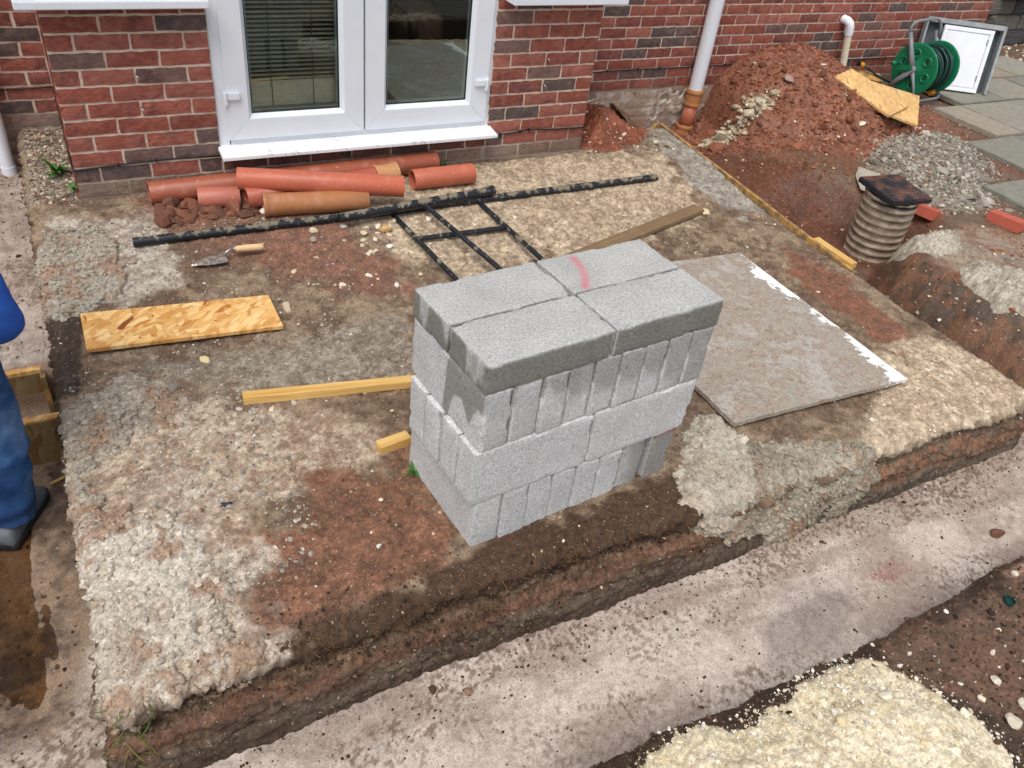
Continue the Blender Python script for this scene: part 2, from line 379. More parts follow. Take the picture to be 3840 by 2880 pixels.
M['trowel'] = m_trowel(); M['handle'] = m_wood('pale_handle_wood', L4(214, 176, 130), L4(230, 198, 156), 0, .5)
M['green'] = m_flat('green_plastic', L4(20, 114, 78), .32, 10, .1); M['greyp'] = m_flat('grey_plastic', L4(126, 128, 132), .4)
M['hose'] = m_flat('dark_green_hose', L4(26, 58, 52), .4, 40, .25); M['amber'] = m_flat('amber_plastic', L4(216, 146, 44), .4)
M['whitep'] = m_flat('white_box_plastic', L4(232, 234, 238), .35, 8, .05); M['greym'] = m_flat('weathered_grey_box', L4(150, 154, 156), .5, 14, .25)
M['boxdark'] = m_flat('box_recess', L4(70, 76, 78), .6, 18, .3)
M['ringed'] = m_objcol('muddy_ribbed_plastic', .7, 14, .006, .3, .5, 1.45, .9)
def m_cover():
    x = Mat('chamber_cover'); v = x.coord(); n1 = x.noise(v, 9, 4, .6); n2 = x.noise(v, 120, 3)
    k = x.ramp(x.math('ADD', n1, x.math('MULTIPLY', n2, .35)), [(.60, 0.0), (.85, .7)]); g = x.n('ShaderNodeNewGeometry'); sp = x.n('ShaderNodeSeparateXYZ'); x.l(g.outputs['Normal'], sp.inputs[0])
    k = x.math('MULTIPLY', k, x.ramp(sp.outputs[2], [(.6, 0.0), (.8, 1.0)]))
    return x.fin(x.mix(k, L4(40, 42, 46), L4(150, 98, 74)), .4, None, .4)
M['cover'] = m_cover()
def m_mudboard():
    x = Mat('mud_smeared_board'); v = x.coord(); n1 = x.noise(v, 5.5, 7, .75, .3); n2 = x.noise(v, 30, 6, .75); n3 = x.noise(v, 110, 4, .75)
    c = x.ramp(n1, [(.3, L4(146, 134, 120)), (.42, L4(164, 156, 144)), (.47, L4(160, 149, 136)), (.50, L4(156, 138, 121)), (.53, L4(166, 158, 147)), (.64, L4(178, 172, 163)), (.75, L4(158, 145, 130))])
    c = x.mix(1.0, c, x.ramp(n3, [(.3, .62), (.7, 1.35)]), 'MULTIPLY'); c = x.mix(x.ramp(n2, [(.54, 0.0), (.66, .7)]), c, L4(116, 96, 78))
    wa = x.n('ShaderNodeAttribute', attribute_name='clean')
    k = x.ramp(x.math('ADD', wa.outputs['Fac'], x.math('MULTIPLY', x.math('SUBTRACT', n2, .5), 2.4)), [(.46, 0.0), (.54, 1.0)])
    c = x.mix(k, c, L4(236, 234, 230))
    return x.fin(c, .8, x.bump(x.math('ADD', x.math('MULTIPLY', k, -.6), x.math('ADD', n2, x.math('MULTIPLY', n3, .6))), .8, .005), .3)
M['mudboard'] = m_mudboard()
M['slab'] = m_objcol('paving_slab', .8, 18, .003, .35, .8, 1.18, .4); M['walling'] = m_objcol('walling_block', .9, 24, .006, .3)
M['redbrick'] = m_objcol('smooth_red_brick', .8, 50, .002, .3, .85, 1.12)
M['terr'] = m_flat('terracotta_vent', L4(150, 84, 70), .8, 40, .15)
x = Mat('puddle_water'); x.b.inputs['Roughness'].default_value = .03; x.b.inputs['Base Color'].default_value = L4(70, 48, 26); x.b.inputs['Specular IOR Level'].default_value = .8
x.t.nodes.remove(x.b); fr = x.n('ShaderNodeFresnel'); fr.inputs['IOR'].default_value = 1.7; tr = x.n('ShaderNodeBsdfTransparent'); tr.inputs['Color'].default_value = (.80, .70, .57, 1)
gl = x.n('ShaderNodeBsdfGlossy'); gl.inputs['Roughness'].default_value = .03; ms = x.n('ShaderNodeMixShader'); x.l(fr.outputs[0], ms.inputs[0]); x.l(tr.outputs[0], ms.inputs[1]); x.l(gl.outputs[0], ms.inputs[2]); x.l(ms.outputs[0], x.out.inputs['Surface'])
bn = x.n('ShaderNodeBump'); bn.inputs['Strength'].default_value = .05; bn.inputs['Distance'].default_value = .02; x.l(x.noise(x.tc.outputs['Object'], 25, 2), bn.inputs['Height']); x.l(bn.outputs[0], fr.inputs['Normal']); x.l(bn.outputs[0], gl.inputs['Normal']); M['water'] = x.m
def m_denim():
    x = Mat('blue_denim'); v = x.coord(); n1 = x.noise(v, 5.5, 5, .55); n2 = x.noise(x.coord((500, 500, 120)), 1, 2)
    c = x.ramp(n1, [(.34, L4(26, 46, 82)), (.5, L4(48, 78, 122)), (.7, L4(108, 138, 174))]); c = x.mix(1.0, c, x.ramp(n2, [(.3, .85), (.7, 1.12)]), 'MULTIPLY')
    return x.fin(c, .9, x.bump(n2, .3, .001), .1)
M['denim'] = m_denim(); M['shirt'] = m_flat('royal_blue_cloth', L4(44, 84, 164), .85, 8, .1, .15); M['skin'] = m_flat('skin', L4(206, 158, 134), .55, 30, .06)
M['hair'] = m_flat('dark_hair', L4(58, 44, 36), .7, 200, .3); M['shoe'] = m_flat('grey_suede', L4(104, 108, 114), .8, 60, .2); M['sole'] = m_flat('dark_rubber', L4(50, 50, 53), .8); M['sock'] = m_flat('black_sock', L4(24, 24, 26), .95)
M['leaf'] = m_objcol('weed_leaf', .55, 40, .001, .3); M['grass'] = m_vcol('grass_blade', .6); M['fibre'] = m_vcol('root_fibre', .9)
M['dark'] = m_flat('dark_planter', L4(44, 46, 50), .6)

# ================================================================== GROUND
def gz(y): return -.21 + .12 * sst(-1.2, 0.0, y)
X0, X1, Y0, Y1, RR = -.215, 3.665, -2.685, 1.0, .04
def topz(x, y): return gz(y) - .32 * sst(3.02, 3.4, x) * sst(.22, .55, y) + .012 * fbm(x, y, x * 0, 1.7, 2, 3) + .006 * fbm(x, y, x * 0, 6, 2, 4)
def fold(a, b):
    cx = np.clip(a, X0 + RR, X1 - RR); cy = np.clip(b, Y0 + RR, 9)
    vx, vy = a - cx, b - cy; d = np.hypot(vx, vy); dd = np.maximum(d, 1e-9); ux, uy = vx / dd, vy / dd
    q = RR * math.pi / 2; th = np.minimum(d, q) / RR; ex = np.maximum(d - q, 0)
    sl_ = .10 + .24 * np.clip(-uy, 0, 1); hz = RR * np.sin(th) + ex * sl_; vt = RR * (1 - np.cos(th)) + ex
    x, y = cx + ux * hz, cy + uy * hz; y = y - .03 * sst(1.55, 2.3, x) * sst(-2.3, -2.6, b) * (1 - np.clip(ex / .25, 0, 1)); z = topz(x, y) - vt
    nh = np.where(d > 0, np.sin(th), 0); nz = np.where(d > 0, np.cos(th), 1)
    return x, y, z, ux * nh, uy * nh, nz, d, vt
ZONES = [  # polygon, colour a, colour b, edge softness
    ([(1.45,.15),(2.81,-.01),(3.41,-.13),(3.29,-.61),(2.99,-.93),(2.15,-1.0),(1.51,-1.0),(1.31,-.79),(1.2,-.42)], (190,168,138), (150,126,100), .12),
    ([(.29,-.04),(.78,-.24),(1.19,-.46),(1.28,-.79),(1.28,-1.09),(1.0,-1.01),(.76,-.81),(.67,-.65),(.41,-.52),(.26,-.34)], (138,92,72), (116,84,66), .10),
    ([(-.12,-.13),(.23,-.17),(.29,-.42),(.34,-.7),(.18,-.82),(0,-.84),(-.2,-.73),(-.18,-.45)], (178,168,152), (146,126,108), .08),
    ([(3.42,.09),(3.64,.3),(3.7,-.84),(3.44,-.88),(3.35,-.52)], (160,152,138), (130,118,104), .06),
    ([(3.45,-1.2),(3.56,-1.6),(3.44,-2.12),(3.27,-2.38),(3.2,-2.36),(3.27,-1.98),(3.28,-1.47)], (140,86,62), (120,84,64), .05),
    ([(3.1,-2.17),(3.62,-2.26),(3.75,-2.65),(3.38,-2.85),(2.94,-2.85),(2.54,-2.84),(2.52,-2.64),(2.81,-2.46)], (200,178,148), (164,140,112), .08),
    ([(-.16,-1.48),(.22,-1.5),(.63,-1.77),(.79,-1.99),(.72,-2.12),(.44,-2.15),(.29,-2.18),(.19,-2.38),(.12,-2.46),(-.09,-2.29),(-.2,-2.1),(-.21,-1.83)], (182,164,140), (150,120,97), .09),
    ([(.47,-2.07),(.86,-2.12),(.92,-2.43),(.84,-2.57),(.51,-2.62),(.26,-2.64),(.18,-2.64),(.12,-2.51),(.23,-2.32)], (140,92,68), (112,78,58), .10),
    ([(.88,-2.33),(.86,-2.56),(1.7,-2.54),(1.72,-3.1),(1.09,-3.1),(.62,-3.1),(.2,-3.1),(-.01,-2.72),(.17,-2.67),(.51,-2.63),(.83,-2.6)], (70,51,37), (88,63,45), .06),
    ([(-.3,-.81),(-.09,-.85),(-.11,-1.11),(-.16,-1.34),(-.3,-1.31)], (82,66,54), (70,56,46), .03),
    ([(.12,-1.22),(.63,-1.26),(1.19,-1.22),(1.03,-1.67),(.38,-1.53),(.09,-1.4)], (152,140,122), (124,108,90), .08),
    ([(.8,-1.95),(.98,-2.0),(.96,-2.5),(.84,-2.5),(.78,-2.2)], (142,104,76), (112,80,58), .04),
    ([(-.3,-2.0),(-.3,-2.9),(.1,-2.9),(.25,-2.72),(.18,-2.55),(.26,-2.40),(.18,-2.25),(.16,-2.08),(.02,-1.9)], (190,176,156), (160,134,112), .10),
    ([(-.22,.02),(-.01,.02),(-.01,1),(-.22,1)], (150,136,118), (110,94,78), .02),
]
def zcol(x, y, seed, base_a, base_b, zones, z=None):
    z = x * 0 if z is None else z
    n = fbm(x, y, z, 5.0, 4, seed); n2 = fbm(x, y, z, 26, 3, seed + 40); n6 = fbm(x, y, z, 75, 3, seed + 140); e = fbm(x, y, z, 11, 3, seed + 80)
    t = sst(-.35, .35, n * .7 + n2 * .5)[:, None]
    c = lin(mute(base_a)) * t + lin(mute(base_b)) * (1 - t)
    for i, (poly, a, b, s) in enumerate(zones):
        sdv = polysd(x, y, poly); k = sst(-s * .5, s * .5, sdv + e * s * 1.6)[:, None]
        tt = sst(-.45, .45, n * .35 * (1 if i % 2 else -1) + n2 * .45 + n6 * .75)[:, None]
        c = c * (1 - k) + k * (lin(mute(a)) * tt + lin(mute(b)) * (1 - tt))
    return c, n, n2
ST = .0072
ga = np.arange(X0 - .36, X1 + .36, ST); gb = np.arange(Y0 - .36, 1.0, ST)
A, B = np.meshgrid(ga, gb); A = A.ravel(); B = B.ravel()
keep = ~((A > .03) & (A < 2.79) & (B > .04))
F, used = gridfaces(len(ga), len(gb), keep.reshape(len(gb), len(ga)))
A, B = A[used], B[used]
x, y, z, nx, ny, nz, dd, vt = fold(A, B)
c, n1, n2 = zcol(A, B, 11, (144,121,96), (112,88,68), ZONES)
side = sst(.015, .06, vt)
n3 = fbm(x * 1.0, y * 1.0, z * 3.2, 7, 4, 60); n4 = fbm(x, y, z * 2, 34, 3, 66)
dep = vt + .06 * n3 + .05 * n4
def seq(t, pts):
    out = np.zeros((len(t), 3))
    for k in range(3): out[:, k] = np.interp(t, [p for p, _ in pts], [lin(q)[k] for _, q in pts])
    return out
sc = seq(dep, [(0, (72,54,40)), (.06, (64,48,37)), (.085, (86,68,54)), (.105, (128,106,88)), (.12, (100,80,64)), (.14, (112,82,66)), (.16, (106,80,64)), (.18, (86,70,58)), (.21, (98,86,73)), (.24, (78,64,52)), (.30, (72,61,50)), (.36, (66,55,45))])
gr = sst(1.7, 2.4, A)[:, None] * .65; sc = sc * (1 - gr) + gr * seq(dep + .1 * n4, [(0, (140,128,110)), (.1, (112,96,78)), (.17, (128,88,66)), (.22, (104,96,84)), (.3, (84,78,70))])
sc *= (1 + .35 * n4 + .4 * fbm(x, y, z, 110, 2, 69))[:, None]
c = c * (1 - side[:, None]) + sc * side[:, None]
F1, fid = worley(A, B, 55, 2); peb = np.sqrt(np.maximum(0, .36 - F1 ** 2)) * (fid > .45)
F2, fid2 = worley(A, B, 110, 5)
disp = .004 * n1 + .0045 * fbm(A, B, z * 0, 40, 3, 90) + .006 * peb + .0025 * np.sqrt(np.maximum(0, .4 - F2 ** 2))
strat = fbm(x * .6, y * .6, z * 7, 9, 4, 67); disp += side * (1 - .75 * sst(.17, .27, vt)) * (.024 * n3 + .014 * n4 + .014 * strat) + .020 * np.exp(-((vt - .04) / .025) ** 2) * (.7 + 1.2 * n4) - .022 * np.exp(-((vt - .095) / .03) ** 2) + side * .010 * np.sqrt(np.maximum(0, .4 - worley(A + z, B + z, 30, 8)[0] ** 2))
disp += sst(0, .04, dd) * .02 * fbm(A, B, A * 0, 3.0, 3, 95)
c = c * (1 + (.22 * (fid - .5) * (peb > 0) + .2 * n2 + .35 * fbm(A, B, z, 95, 2, 99) + .22 * (fid2 - .5))[:, None])
V = np.stack([x + nx * disp, y + ny * disp, z + nz * disp], 1)
wet = sst(.0, .5, n1) * .25 * (1 - side)
o = npobj('plateau_soil', V, F, M['soil'], np.clip(np.concatenate([c, wet[:, None]], 1), 0, 1)); tag(o, kind='structure')

PLV, PLC = V.copy(), c.copy(); PLN = np.stack([nx, ny, nz], 1); PLS = side.copy()
# ---- trench footing concrete
def nonuni(spec):
    a = [np.arange(p, q, s) for p, q, s in spec]; return np.concatenate(a)
def fieldmesh(name, gx, gy, hf, cf, mat, keepf=None, kind='structure'):
    A, B = np.meshgrid(gx, gy); A = A.ravel(); B = B.ravel()
    msk = None
    if keepf is not None:
        msk = keepf(A, B).reshape(len(gy), len(gx))
    F, used = gridfaces(len(gx), len(gy), msk); A, B = A[used], B[used]
    o = npobj(name, np.stack([A, B, hf(A, B)], 1), F, mat, np.clip(cf(A, B), 0, 1)); tag(o, kind=kind); return o
PUD = [(-.48,-1.62),(-.43,-1.75),(-.40,-1.72),(-.39,-1.79),(-.40,-1.89),(-.36,-2.05),(-.35,-2.24),(-.37,-2.37),(-.43,-2.44),(-.47,-2.42),(-.5,-2.34),(-.75,-2.3),(-.75,-1.5)]
FZ = -.48
def floor_h(x, y):
    left = sst(-.25, -.4, x) * sst(-2.6, -2.2, y)
    h = FZ + .006 * fbm(x, y, x * 0, 3, 3, 5) + .0022 * fbm(x, y, x * 0, 40, 3, 6)
    h += .003 * fbm(x * .4, y * 3, x * 0, 9, 3, 7)
    h += .0035 * np.sin(x * 95 + 6 * fbm(x, y, x * 0, 3, 2, 8)) * left
    up = sst(-1.07, -1.05, y) * sst(-.14, -.2, x)
    d = polysd(x, y, PUD); h -= .016 * sst(-.05, .08, d)
    return h + up * .18
def floor_c(x, y):
    z0 = x * 0; n = fbm(x, y, z0, 4, 4, 15); n2 = fbm(x, y, z0, 30, 4, 16); n3 = fbm(x, y, z0, 90, 3, 18)
    nl = fbm(x * .35, y * 2.6, z0, 7, 4, 19); t = sst(-.4, .4, n * .7 + .5 * n2 + .5 * nl)[:, None]; c = lin((194,180,168)) * t + lin((160,144,132)) * (1 - t)
    # clods of soil trodden in beside the plateau and dark patch
    ed = np.where(y < -2.6, np.maximum(sst(-3.02, -2.78, y), .75 * sst(-3.0, -3.28, y)), .8)
    ed = ed * (.35 + .65 * sst(-.25, .25, fbm(x, y, z0, 2.3, 2, 22)))
    cl = sst(-.15, .35, fbm(x * .6, y * 1.8, z0, 3.2, 3, 24) + .45 * ed); k = (sst(.04, .34, n2 * .35 + n3 * .6 + .22 * ed) * cl)[:, None] * .85; c = c * (1 - k) + k * lin((110,88,74))
    dk = polysd(x, y, [(1.75,-3.05),(2.1,-3.0),(2.25,-3.1),(2.0,-3.2),(1.75,-3.17)]); k = (sst(-.05, .06, dk + .1 * n) * .5)[:, None]; c = c * (1 - k) + k * lin((98,86,88))
    rs = polysd(x, y, [(2.33,-3.04),(2.5,-3.02),(2.55,-3.08),(2.42,-3.11)]); k = (sst(-.03, .03, rs + .04 * n2) * .45)[:, None]; c = c * (1 - k) + k * lin((150,92,86))
    ul = (sst(-2.4, -1.2, y) * sst(-.1, -.2, x) * .28)[:, None]; c = c * (1 - ul) + ul * lin((120,106,94))
    lf = polysd(x, y, [(-1,-1.0),(-.1,-1.0),(-.1,-1.9),(-.3,-2.3),(-.33,-2.5),(-.45,-2.52),(-1,-2.5)])
    k = (sst(-.04, .04, lf + .08 * n + .03 * n2) * .85)[:, None]; tt = sst(-.3, .3, n + n2 * .6)[:, None]
    c = c * (1 - k) + k * (lin((136,112,90)) * tt + lin((76,60,47)) * (1 - tt))
    return np.concatenate([c, .6 * k + .1], 1)
fieldmesh('footing_concrete', nonuni([(-.9,3.6,.0066),(3.6,4.5,.02)]), np.append(nonuni([(-3.45,-2.6,.0066)]), -2.6), floor_h, floor_c, M['floor'])
fieldmesh('footing_concrete', nonuni([(-.9,-.6,.02),(-.6,-.13,.0066)]), nonuni([(-2.6,-.6,.0066),(-.6,1.0,.012)]), floor_h, floor_c, M['floor'])
fieldmesh('footing_concrete', nonuni([(3.6,4.5,.015)]), nonuni([(-2.6,-.8,.015)]), lambda x, y: floor_h(x, y) - .02, floor_c, M['floor'])
o = npobj('puddle', np.array([(-.88, -2.58, FZ - .0085), (-.30, -2.58, FZ - .0085), (-.30, -1.38, FZ - .0085), (-.88, -1.38, FZ - .0085)]), np.array([(0, 1, 2, 3)]), M['water']); tag(o, kind='structure')

# ---- bank in front of the trench
LIME = [(.80,-3.50),(.961,-3.39),(1.10,-3.35),(1.18,-3.35),(1.27,-3.41),(1.376,-3.39),(1.47,-3.40),(1.56,-3.36),(1.70,-3.36),(1.786,-3.39),(1.86,-3.47),(1.92,-3.55),(1.97,-3.70),(1.93,-3.84),(1.80,-4.05),(1.3,-4.2),(.8,-4.05),(.7,-3.7)]
def bank_edge(x): return -3.305 + .02 * fbm(x, x * 0, x * 0, 2.2, 2, 31) + .012 * fbm(x, x * 0, x * 0, 11, 2, 32)
def bank_h(x, y):
    z0 = x * 0; d = bank_edge(x) - y
    h = -.205 + .012 * fbm(x, y, z0, 3, 3, 33) + .008 * fbm(x, y, z0, 22, 3, 34) + .004 * fbm(x, y, z0, 70, 2, 35)
    h = h - .31 * sst(.035, -.035, d) - .03 * sst(.10, .0, d)
    return h
def bank_c(x, y):
    z0 = x * 0; c, n, n2 = zcol(x, y, 36, (78,58,43), (62,46,34), [
        ([(1.95,-3.36),(2.3,-3.38),(2.6,-3.34),(3.4,-3.3),(3.4,-3.9),(2.4,-3.9),(2.05,-3.75),(1.9,-3.5)], (116,82,62), (90,68,52), .1),
        ([(2.55,-3.36),(2.9,-3.33),(3.4,-3.3),(3.4,-3.5),(2.75,-3.44)], (186,152,126), (150,104,80), .05)])
    return c
fieldmesh('ground', nonuni([(-9,.4,.3),(.4,3.2,.0068),(3.2,5,.05),(5,14,.5)]), nonuni([(-14,-4.6,.5),(-4.6,-4.15,.05),(-4.15,-3.22,.0068)]), bank_h, bank_c, M['soil'])
def heap_grid(name, poly, hgt, basef, ca, cb, step, seed, mat, edge=.12, lump=.006, label=None, cat=None, kind=None, taper=1.0):
    p = np.asarray(poly); gx = np.arange(p[:, 0].min() - .05, p[:, 0].max() + .05, step); gy = np.arange(p[:, 1].min() - .05, p[:, 1].max() + .05, step)
    A, B = np.meshgrid(gx, gy); A = A.ravel(); B = B.ravel(); z0 = A * 0
    sdv = polysd(A, B, poly) + .03 * fbm(A, B, z0, 14, 3, seed)
    F, used = gridfaces(len(gx), len(gy), (sdv > -.012).reshape(len(gy), len(gx))); A, B, sdv, z0 = A[used], B[used], sdv[used], z0[used]
    w1, i1 = worley(A, B, 38, seed); w2, i2 = worley(A, B, 85, seed + 3)
    h = hgt * sst(0, edge, sdv) ** taper + lump * 1.6 * np.sqrt(np.maximum(0, .5 - w1 ** 2)) * (i1 > .35) + lump * np.sqrt(np.maximum(0, .45 - w2 ** 2)) + lump * fbm(A, B, z0, 25, 3, seed + 7)
    z = basef(A, B) + np.where(sdv > 0, h * sst(0, .02, sdv), -.012) + .001
    t = sst(-.3, .3, fbm(A, B, z0, 10, 4, seed + 9) + (i2 - .5) * .9)[:, None]; c = lin(ca) * t + lin(cb) * (1 - t)
    o = npobj(name, np.stack([A, B, z], 1), F, mat, np.clip(c, 0, 1)); tag(o, label, cat, None, kind); return o
heap_grid('limestone_gravel', LIME, .05, bank_h, (230,217,188), (206,190,158), .0062, 201, M['spill'], .2, .005, kind='stuff')
def lime_h(x, y): return bank_h(x, y) + .05 * sst(0, .2, polysd(x, y, LIME)) + .004

# ---- ground to the right (bank of the trench, chamber hole, soil heap, rubble)
RUB = [(4.75,-.95),(5.0,-.45),(5.5,-.18),(6.05,-.15),(6.2,-.4),(5.9,-.75),(5.6,-1.0),(5.35,-1.25),(4.95,-1.3)]
def right_h(x, y):
    z0 = x * 0; n = fbm(x, y, z0, 2.6, 3, 41); nf = fbm(x, y, z0, 14, 3, 42)
    h = -.165 + .022 * n
    h += .06 * sst(.3, 0, np.hypot((x - 4.2) / .9, (y + 1.9) / 1.2) - .3)
    edge = 4.02 + .05 * n + .012 * nf + .20 * sst(-1.7, -1.35, y)
    cut = sst(edge + .05, edge - .30, x) * sst(-1.25, -1.45, y); h = h * (1 - cut) + cut * (-.56)
    hole = sst(1.15, .55, np.hypot((x - 4.28) / .52, (y + 1.0) / .52) + .12 * n); h = h * (1 - hole) + hole * (-.43)
    low = sst(4.55, 3.95, x + .15 * n) * sst(-1.5, -1.2, y) * sst(.95, .3, y); h = np.minimum(h, h * (1 - low) + low * (-.36))
    r = np.hypot((x - 5.24) / 1.12, (y - .72) / 1.05); r = r + .10 * fbm(x, y, z0, 4.5, 3, 46); hp = .46 * np.clip(1.03 - np.sqrt(r * r + .015), 0, 1) ** 1.2 * (1 + .15 * n)
    dip = sst(.62, .2, np.hypot(x - 4.28, (y - .85) * .8)); h = h * (1 - dip) + dip * (-.43)
    hp = hp * (1 - dip); h = np.maximum(h, -.165 + hp - .35 * sst(.10, .0, hp)) + .02 * nf * sst(1.1, .7, r)
    rb = polysd(x, y, RUB); h += .05 * sst(0, .2, rb)
    h -= .02 * sst(6.0, 6.4, x)
    return h + .006 * fbm(x, y, z0, 40, 2, 43) + .035 * sst(1.2, .8, r) * np.abs(fbm(x, y, z0, 13, 4, 44, .6)) + .008 * np.sqrt(np.maximum(0, .5 - worley(x, y, 22, 45)[0] ** 2)) * sst(1.3, .9, r)
def right_c(x, y):
    z0 = right_h(x, y) * 1.0
    c, n, n2 = zcol(x, y, 51, (128,84,62), (108,86,66), [
        ([(4.15,.2),(4.5,-.1),(5.2,-.45),(5.9,-.3),(6.6,.2),(6.6,1.2),(4.3,1.2)], (156,96,70), (128,78,57), .1),
        ([(3.6,.5),(4.3,.3),(4.4,-.4),(4.7,-.8),(4.3,-1.5),(3.6,-1.5)], (118,72,52), (92,60,44), .1),
        (RUB, (150,142,126), (120,108,92), .06),
        ([(4.2,-1.5),(4.9,-1.45),(5.3,-1.7),(5.2,-2.6),(4.3,-3),(4.05,-2.2)], (156,140,116), (138,96,72), .1)], z0 * 1.6)
    st = sst(4.14, 4.0, x) * sst(-1.3, -1.5, y); k = st[:, None]; t = sst(-.3, .3, n + n2)[:, None]
    c = c * (1 - k) + k * (lin((118,84,64)) * t + lin((84,70,58)) * (1 - t)); c *= (1 + .3 * fbm(x, y, z0 * 3, 60, 2, 57))[:, None]
    return c
fieldmesh('ground', nonuni([(3.70,6.6,.0125),(6.6,9,.06),(9,16,.5)]), nonuni([(-3.3,-2.6,.04),(-2.6,.97,.0125),(.97,8,.4)]), right_h, right_c, M['soil'], lambda a, b: ~((a < 7.7) & (b > 1.0)))
fieldmesh('ground', nonuni([(-9,-.8,.2),(-.8,-.55,.03)]), nonuni([(-3.6,1.4,.1)]), lambda x, y: -.2 - .3 * sst(-.75, -.6, x) + .03 * fbm(x, y, x * 0, 3, 3, 71), bank_c, M['soil'])
mb = MB(); mb.add([(-90,-90,-.66),(90,-90,-.66),(90,90,-.66),(-90,90,-.66)], [(0,1,2,3)])
me = mb.build('ground', M['soil']); a = me.data.color_attributes.new('Col', 'FLOAT_COLOR', 'POINT'); a.data.foreach_set('color', np.tile(np.array(L4(96,80,62)), 4)); tag(me, kind='structure')

# ---- loose chips
_ico = None
def ico():
    t = (1 + 5 ** .5) / 2
    v = np.array([(-1,t,0),(1,t,0),(-1,-t,0),(1,-t,0),(0,-1,t),(0,1,t),(0,-1,-t),(0,1,-t),(t,0,-1),(t,0,1),(-t,0,-1),(-t,0,1)]); v /= np.linalg.norm(v[0])
    f = np.array([(0,11,5),(0,5,1),(0,1,7),(0,7,10),(0,10,11),(1,5,9),(5,11,4),(11,10,2),(10,7,6),(7,1,8),(3,9,4),(3,4,2),(3,2,6),(3,6,8),(3,8,9),(4,9,5),(2,4,11),(6,2,10),(8,6,7),(9,8,1)]); return v, f
IV, IF = ico()
def chips(name, P, size, cols, seed, sink=.25, parent=None, mat=None, cexp=None):
    rs = np.random.RandomState(seed); n = len(P)
    s = size[:, None] * np.stack([rs.uniform(.7, 1.3, n), rs.uniform(.55, 1.0, n), rs.uniform(.4, .8, n)], 1)
    V = IV[None] * (1 + rs.uniform(-.28, .28, (n, 12, 1))) * s[:, None, :]
    an = rs.uniform(0, 6.283, n); ca, sa = np.cos(an)[:, None], np.sin(an)[:, None]
    tl = rs.uniform(-.5, .5, n); ct, stt = np.cos(tl)[:, None], np.sin(tl)[:, None]
    Xv, Yv, Zv = V[..., 0], V[..., 1], V[..., 2]
    Xv, Zv = Xv * ct + Zv * stt, -Xv * stt + Zv * ct
    V = np.stack([Xv * ca - Yv * sa, Xv * sa + Yv * ca, Zv], -1)
    V += P[:, None, :]; V[..., 2] += (s[:, 2] * (1 - sink * 2) * .5)[:, None]
    F = (IF[None] + (np.arange(n) * 12)[:, None, None]).reshape(-1, 3)
    c = cexp if cexp is not None else cols[rs.randint(0, len(cols), n)] * rs.uniform(.75, 1.2, (n, 1))
    o = npobj(name, V.reshape(-1, 3), F, mat or M['chip'], np.clip(np.repeat(c, 12, 0), 0, 1), False)
    tag(o, kind='stuff'); return o
# ---- spilled concrete lying on the plateau (folds over its edge)
def spill(poly, thick, lump, ca, cb, label, seed, step=.005, edge=.03, smoothk=1.0, stain=.8, crumbs=1500, holes=1.0):
    p = np.asarray(poly); gx = np.arange(p[:, 0].min() - .04, p[:, 0].max() + .04, step); gy = np.arange(p[:, 1].min() - .04, p[:, 1].max() + .04, step)
    A, B = np.meshgrid(gx, gy); A = A.ravel(); B = B.ravel(); z0 = A * 0
    sdv = polysd(A, B, poly) + .045 * fbm(A, B, z0, 18, 4, seed, .65) + .025 * fbm(A, B, z0, 5, 2, seed + 1)
    sdv = sdv - .09 * sst(.12, .45, fbm(A, B, z0, 8, 4, seed + 21, .6)) * holes
    F, used = gridfaces(len(gx), len(gy), (sdv > -.008).reshape(len(gy), len(gx))); A, B, sdv, z0 = A[used], B[used], sdv[used], z0[used]
    x, y, z, nx, ny, nz, dd, vt = fold(A, B)
    w0, i0 = worley(A, B, 26, seed + 2); w1, i1 = worley(A, B, 52, seed + 3); w2, i2 = worley(A, B, 95, seed + 4)
    lm = 1.5 * np.sqrt(np.maximum(0, .55 - w0 ** 2)) * (i0 > .55) + np.sqrt(np.maximum(0, .5 - w1 ** 2)) * (i1 > .2) + .6 * np.sqrt(np.maximum(0, .5 - w2 ** 2))
    big = fbm(A, B, z0, 7, 3, seed + 5)
    fn = fbm(A, B, z0, 70, 3, seed + 6)
    h = np.where(sdv > 0, (thick * sst(0, edge, sdv) + lump * .62 * lm + .35 * thick * big + lump * .55 * fn) * sst(0, .010, sdv) + .003, -.014)
    V = np.stack([x + nx * h, y + ny * h, z + nz * h], 1)
    t = sst(-.35, .35, big * .6 + (i1 - .5) * .5)[:, None]; c = lin(ca) * t + lin(cb) * (1 - t)
    st = (sst(.0, .5, fbm(A, B, z0, 9, 4, seed + 8) + .5 * fbm(A, B, z0, 45, 3, seed + 18)) * stain)[:, None]; c = c * (1 - st) + st * lin((152,122,100))
    c *= (1 + .25 * (i2 - .5))[:, None]
    o = npobj('concrete_spill', V, F, M['spill'], np.clip(c, 0, 1)); tag(o, label, 'concrete spill', 'concrete spilled beside the trenches')
    if crumbs:
        r2 = np.random.RandomState(seed); k = r2.choice(len(V), crumbs); k = k[(sdv[k] > -.004)]
        cr = chips('concrete_crumbs', V[k] + np.stack([nx[k], ny[k], nz[k]], 1) * .001, r2.gamma(1.8, .0022, len(k)) + .0015, None, seed + 1, .3, None, M['chip'], c[k] * r2.uniform(.75, 1.2, (len(k), 1))); cr.parent = o
    return o
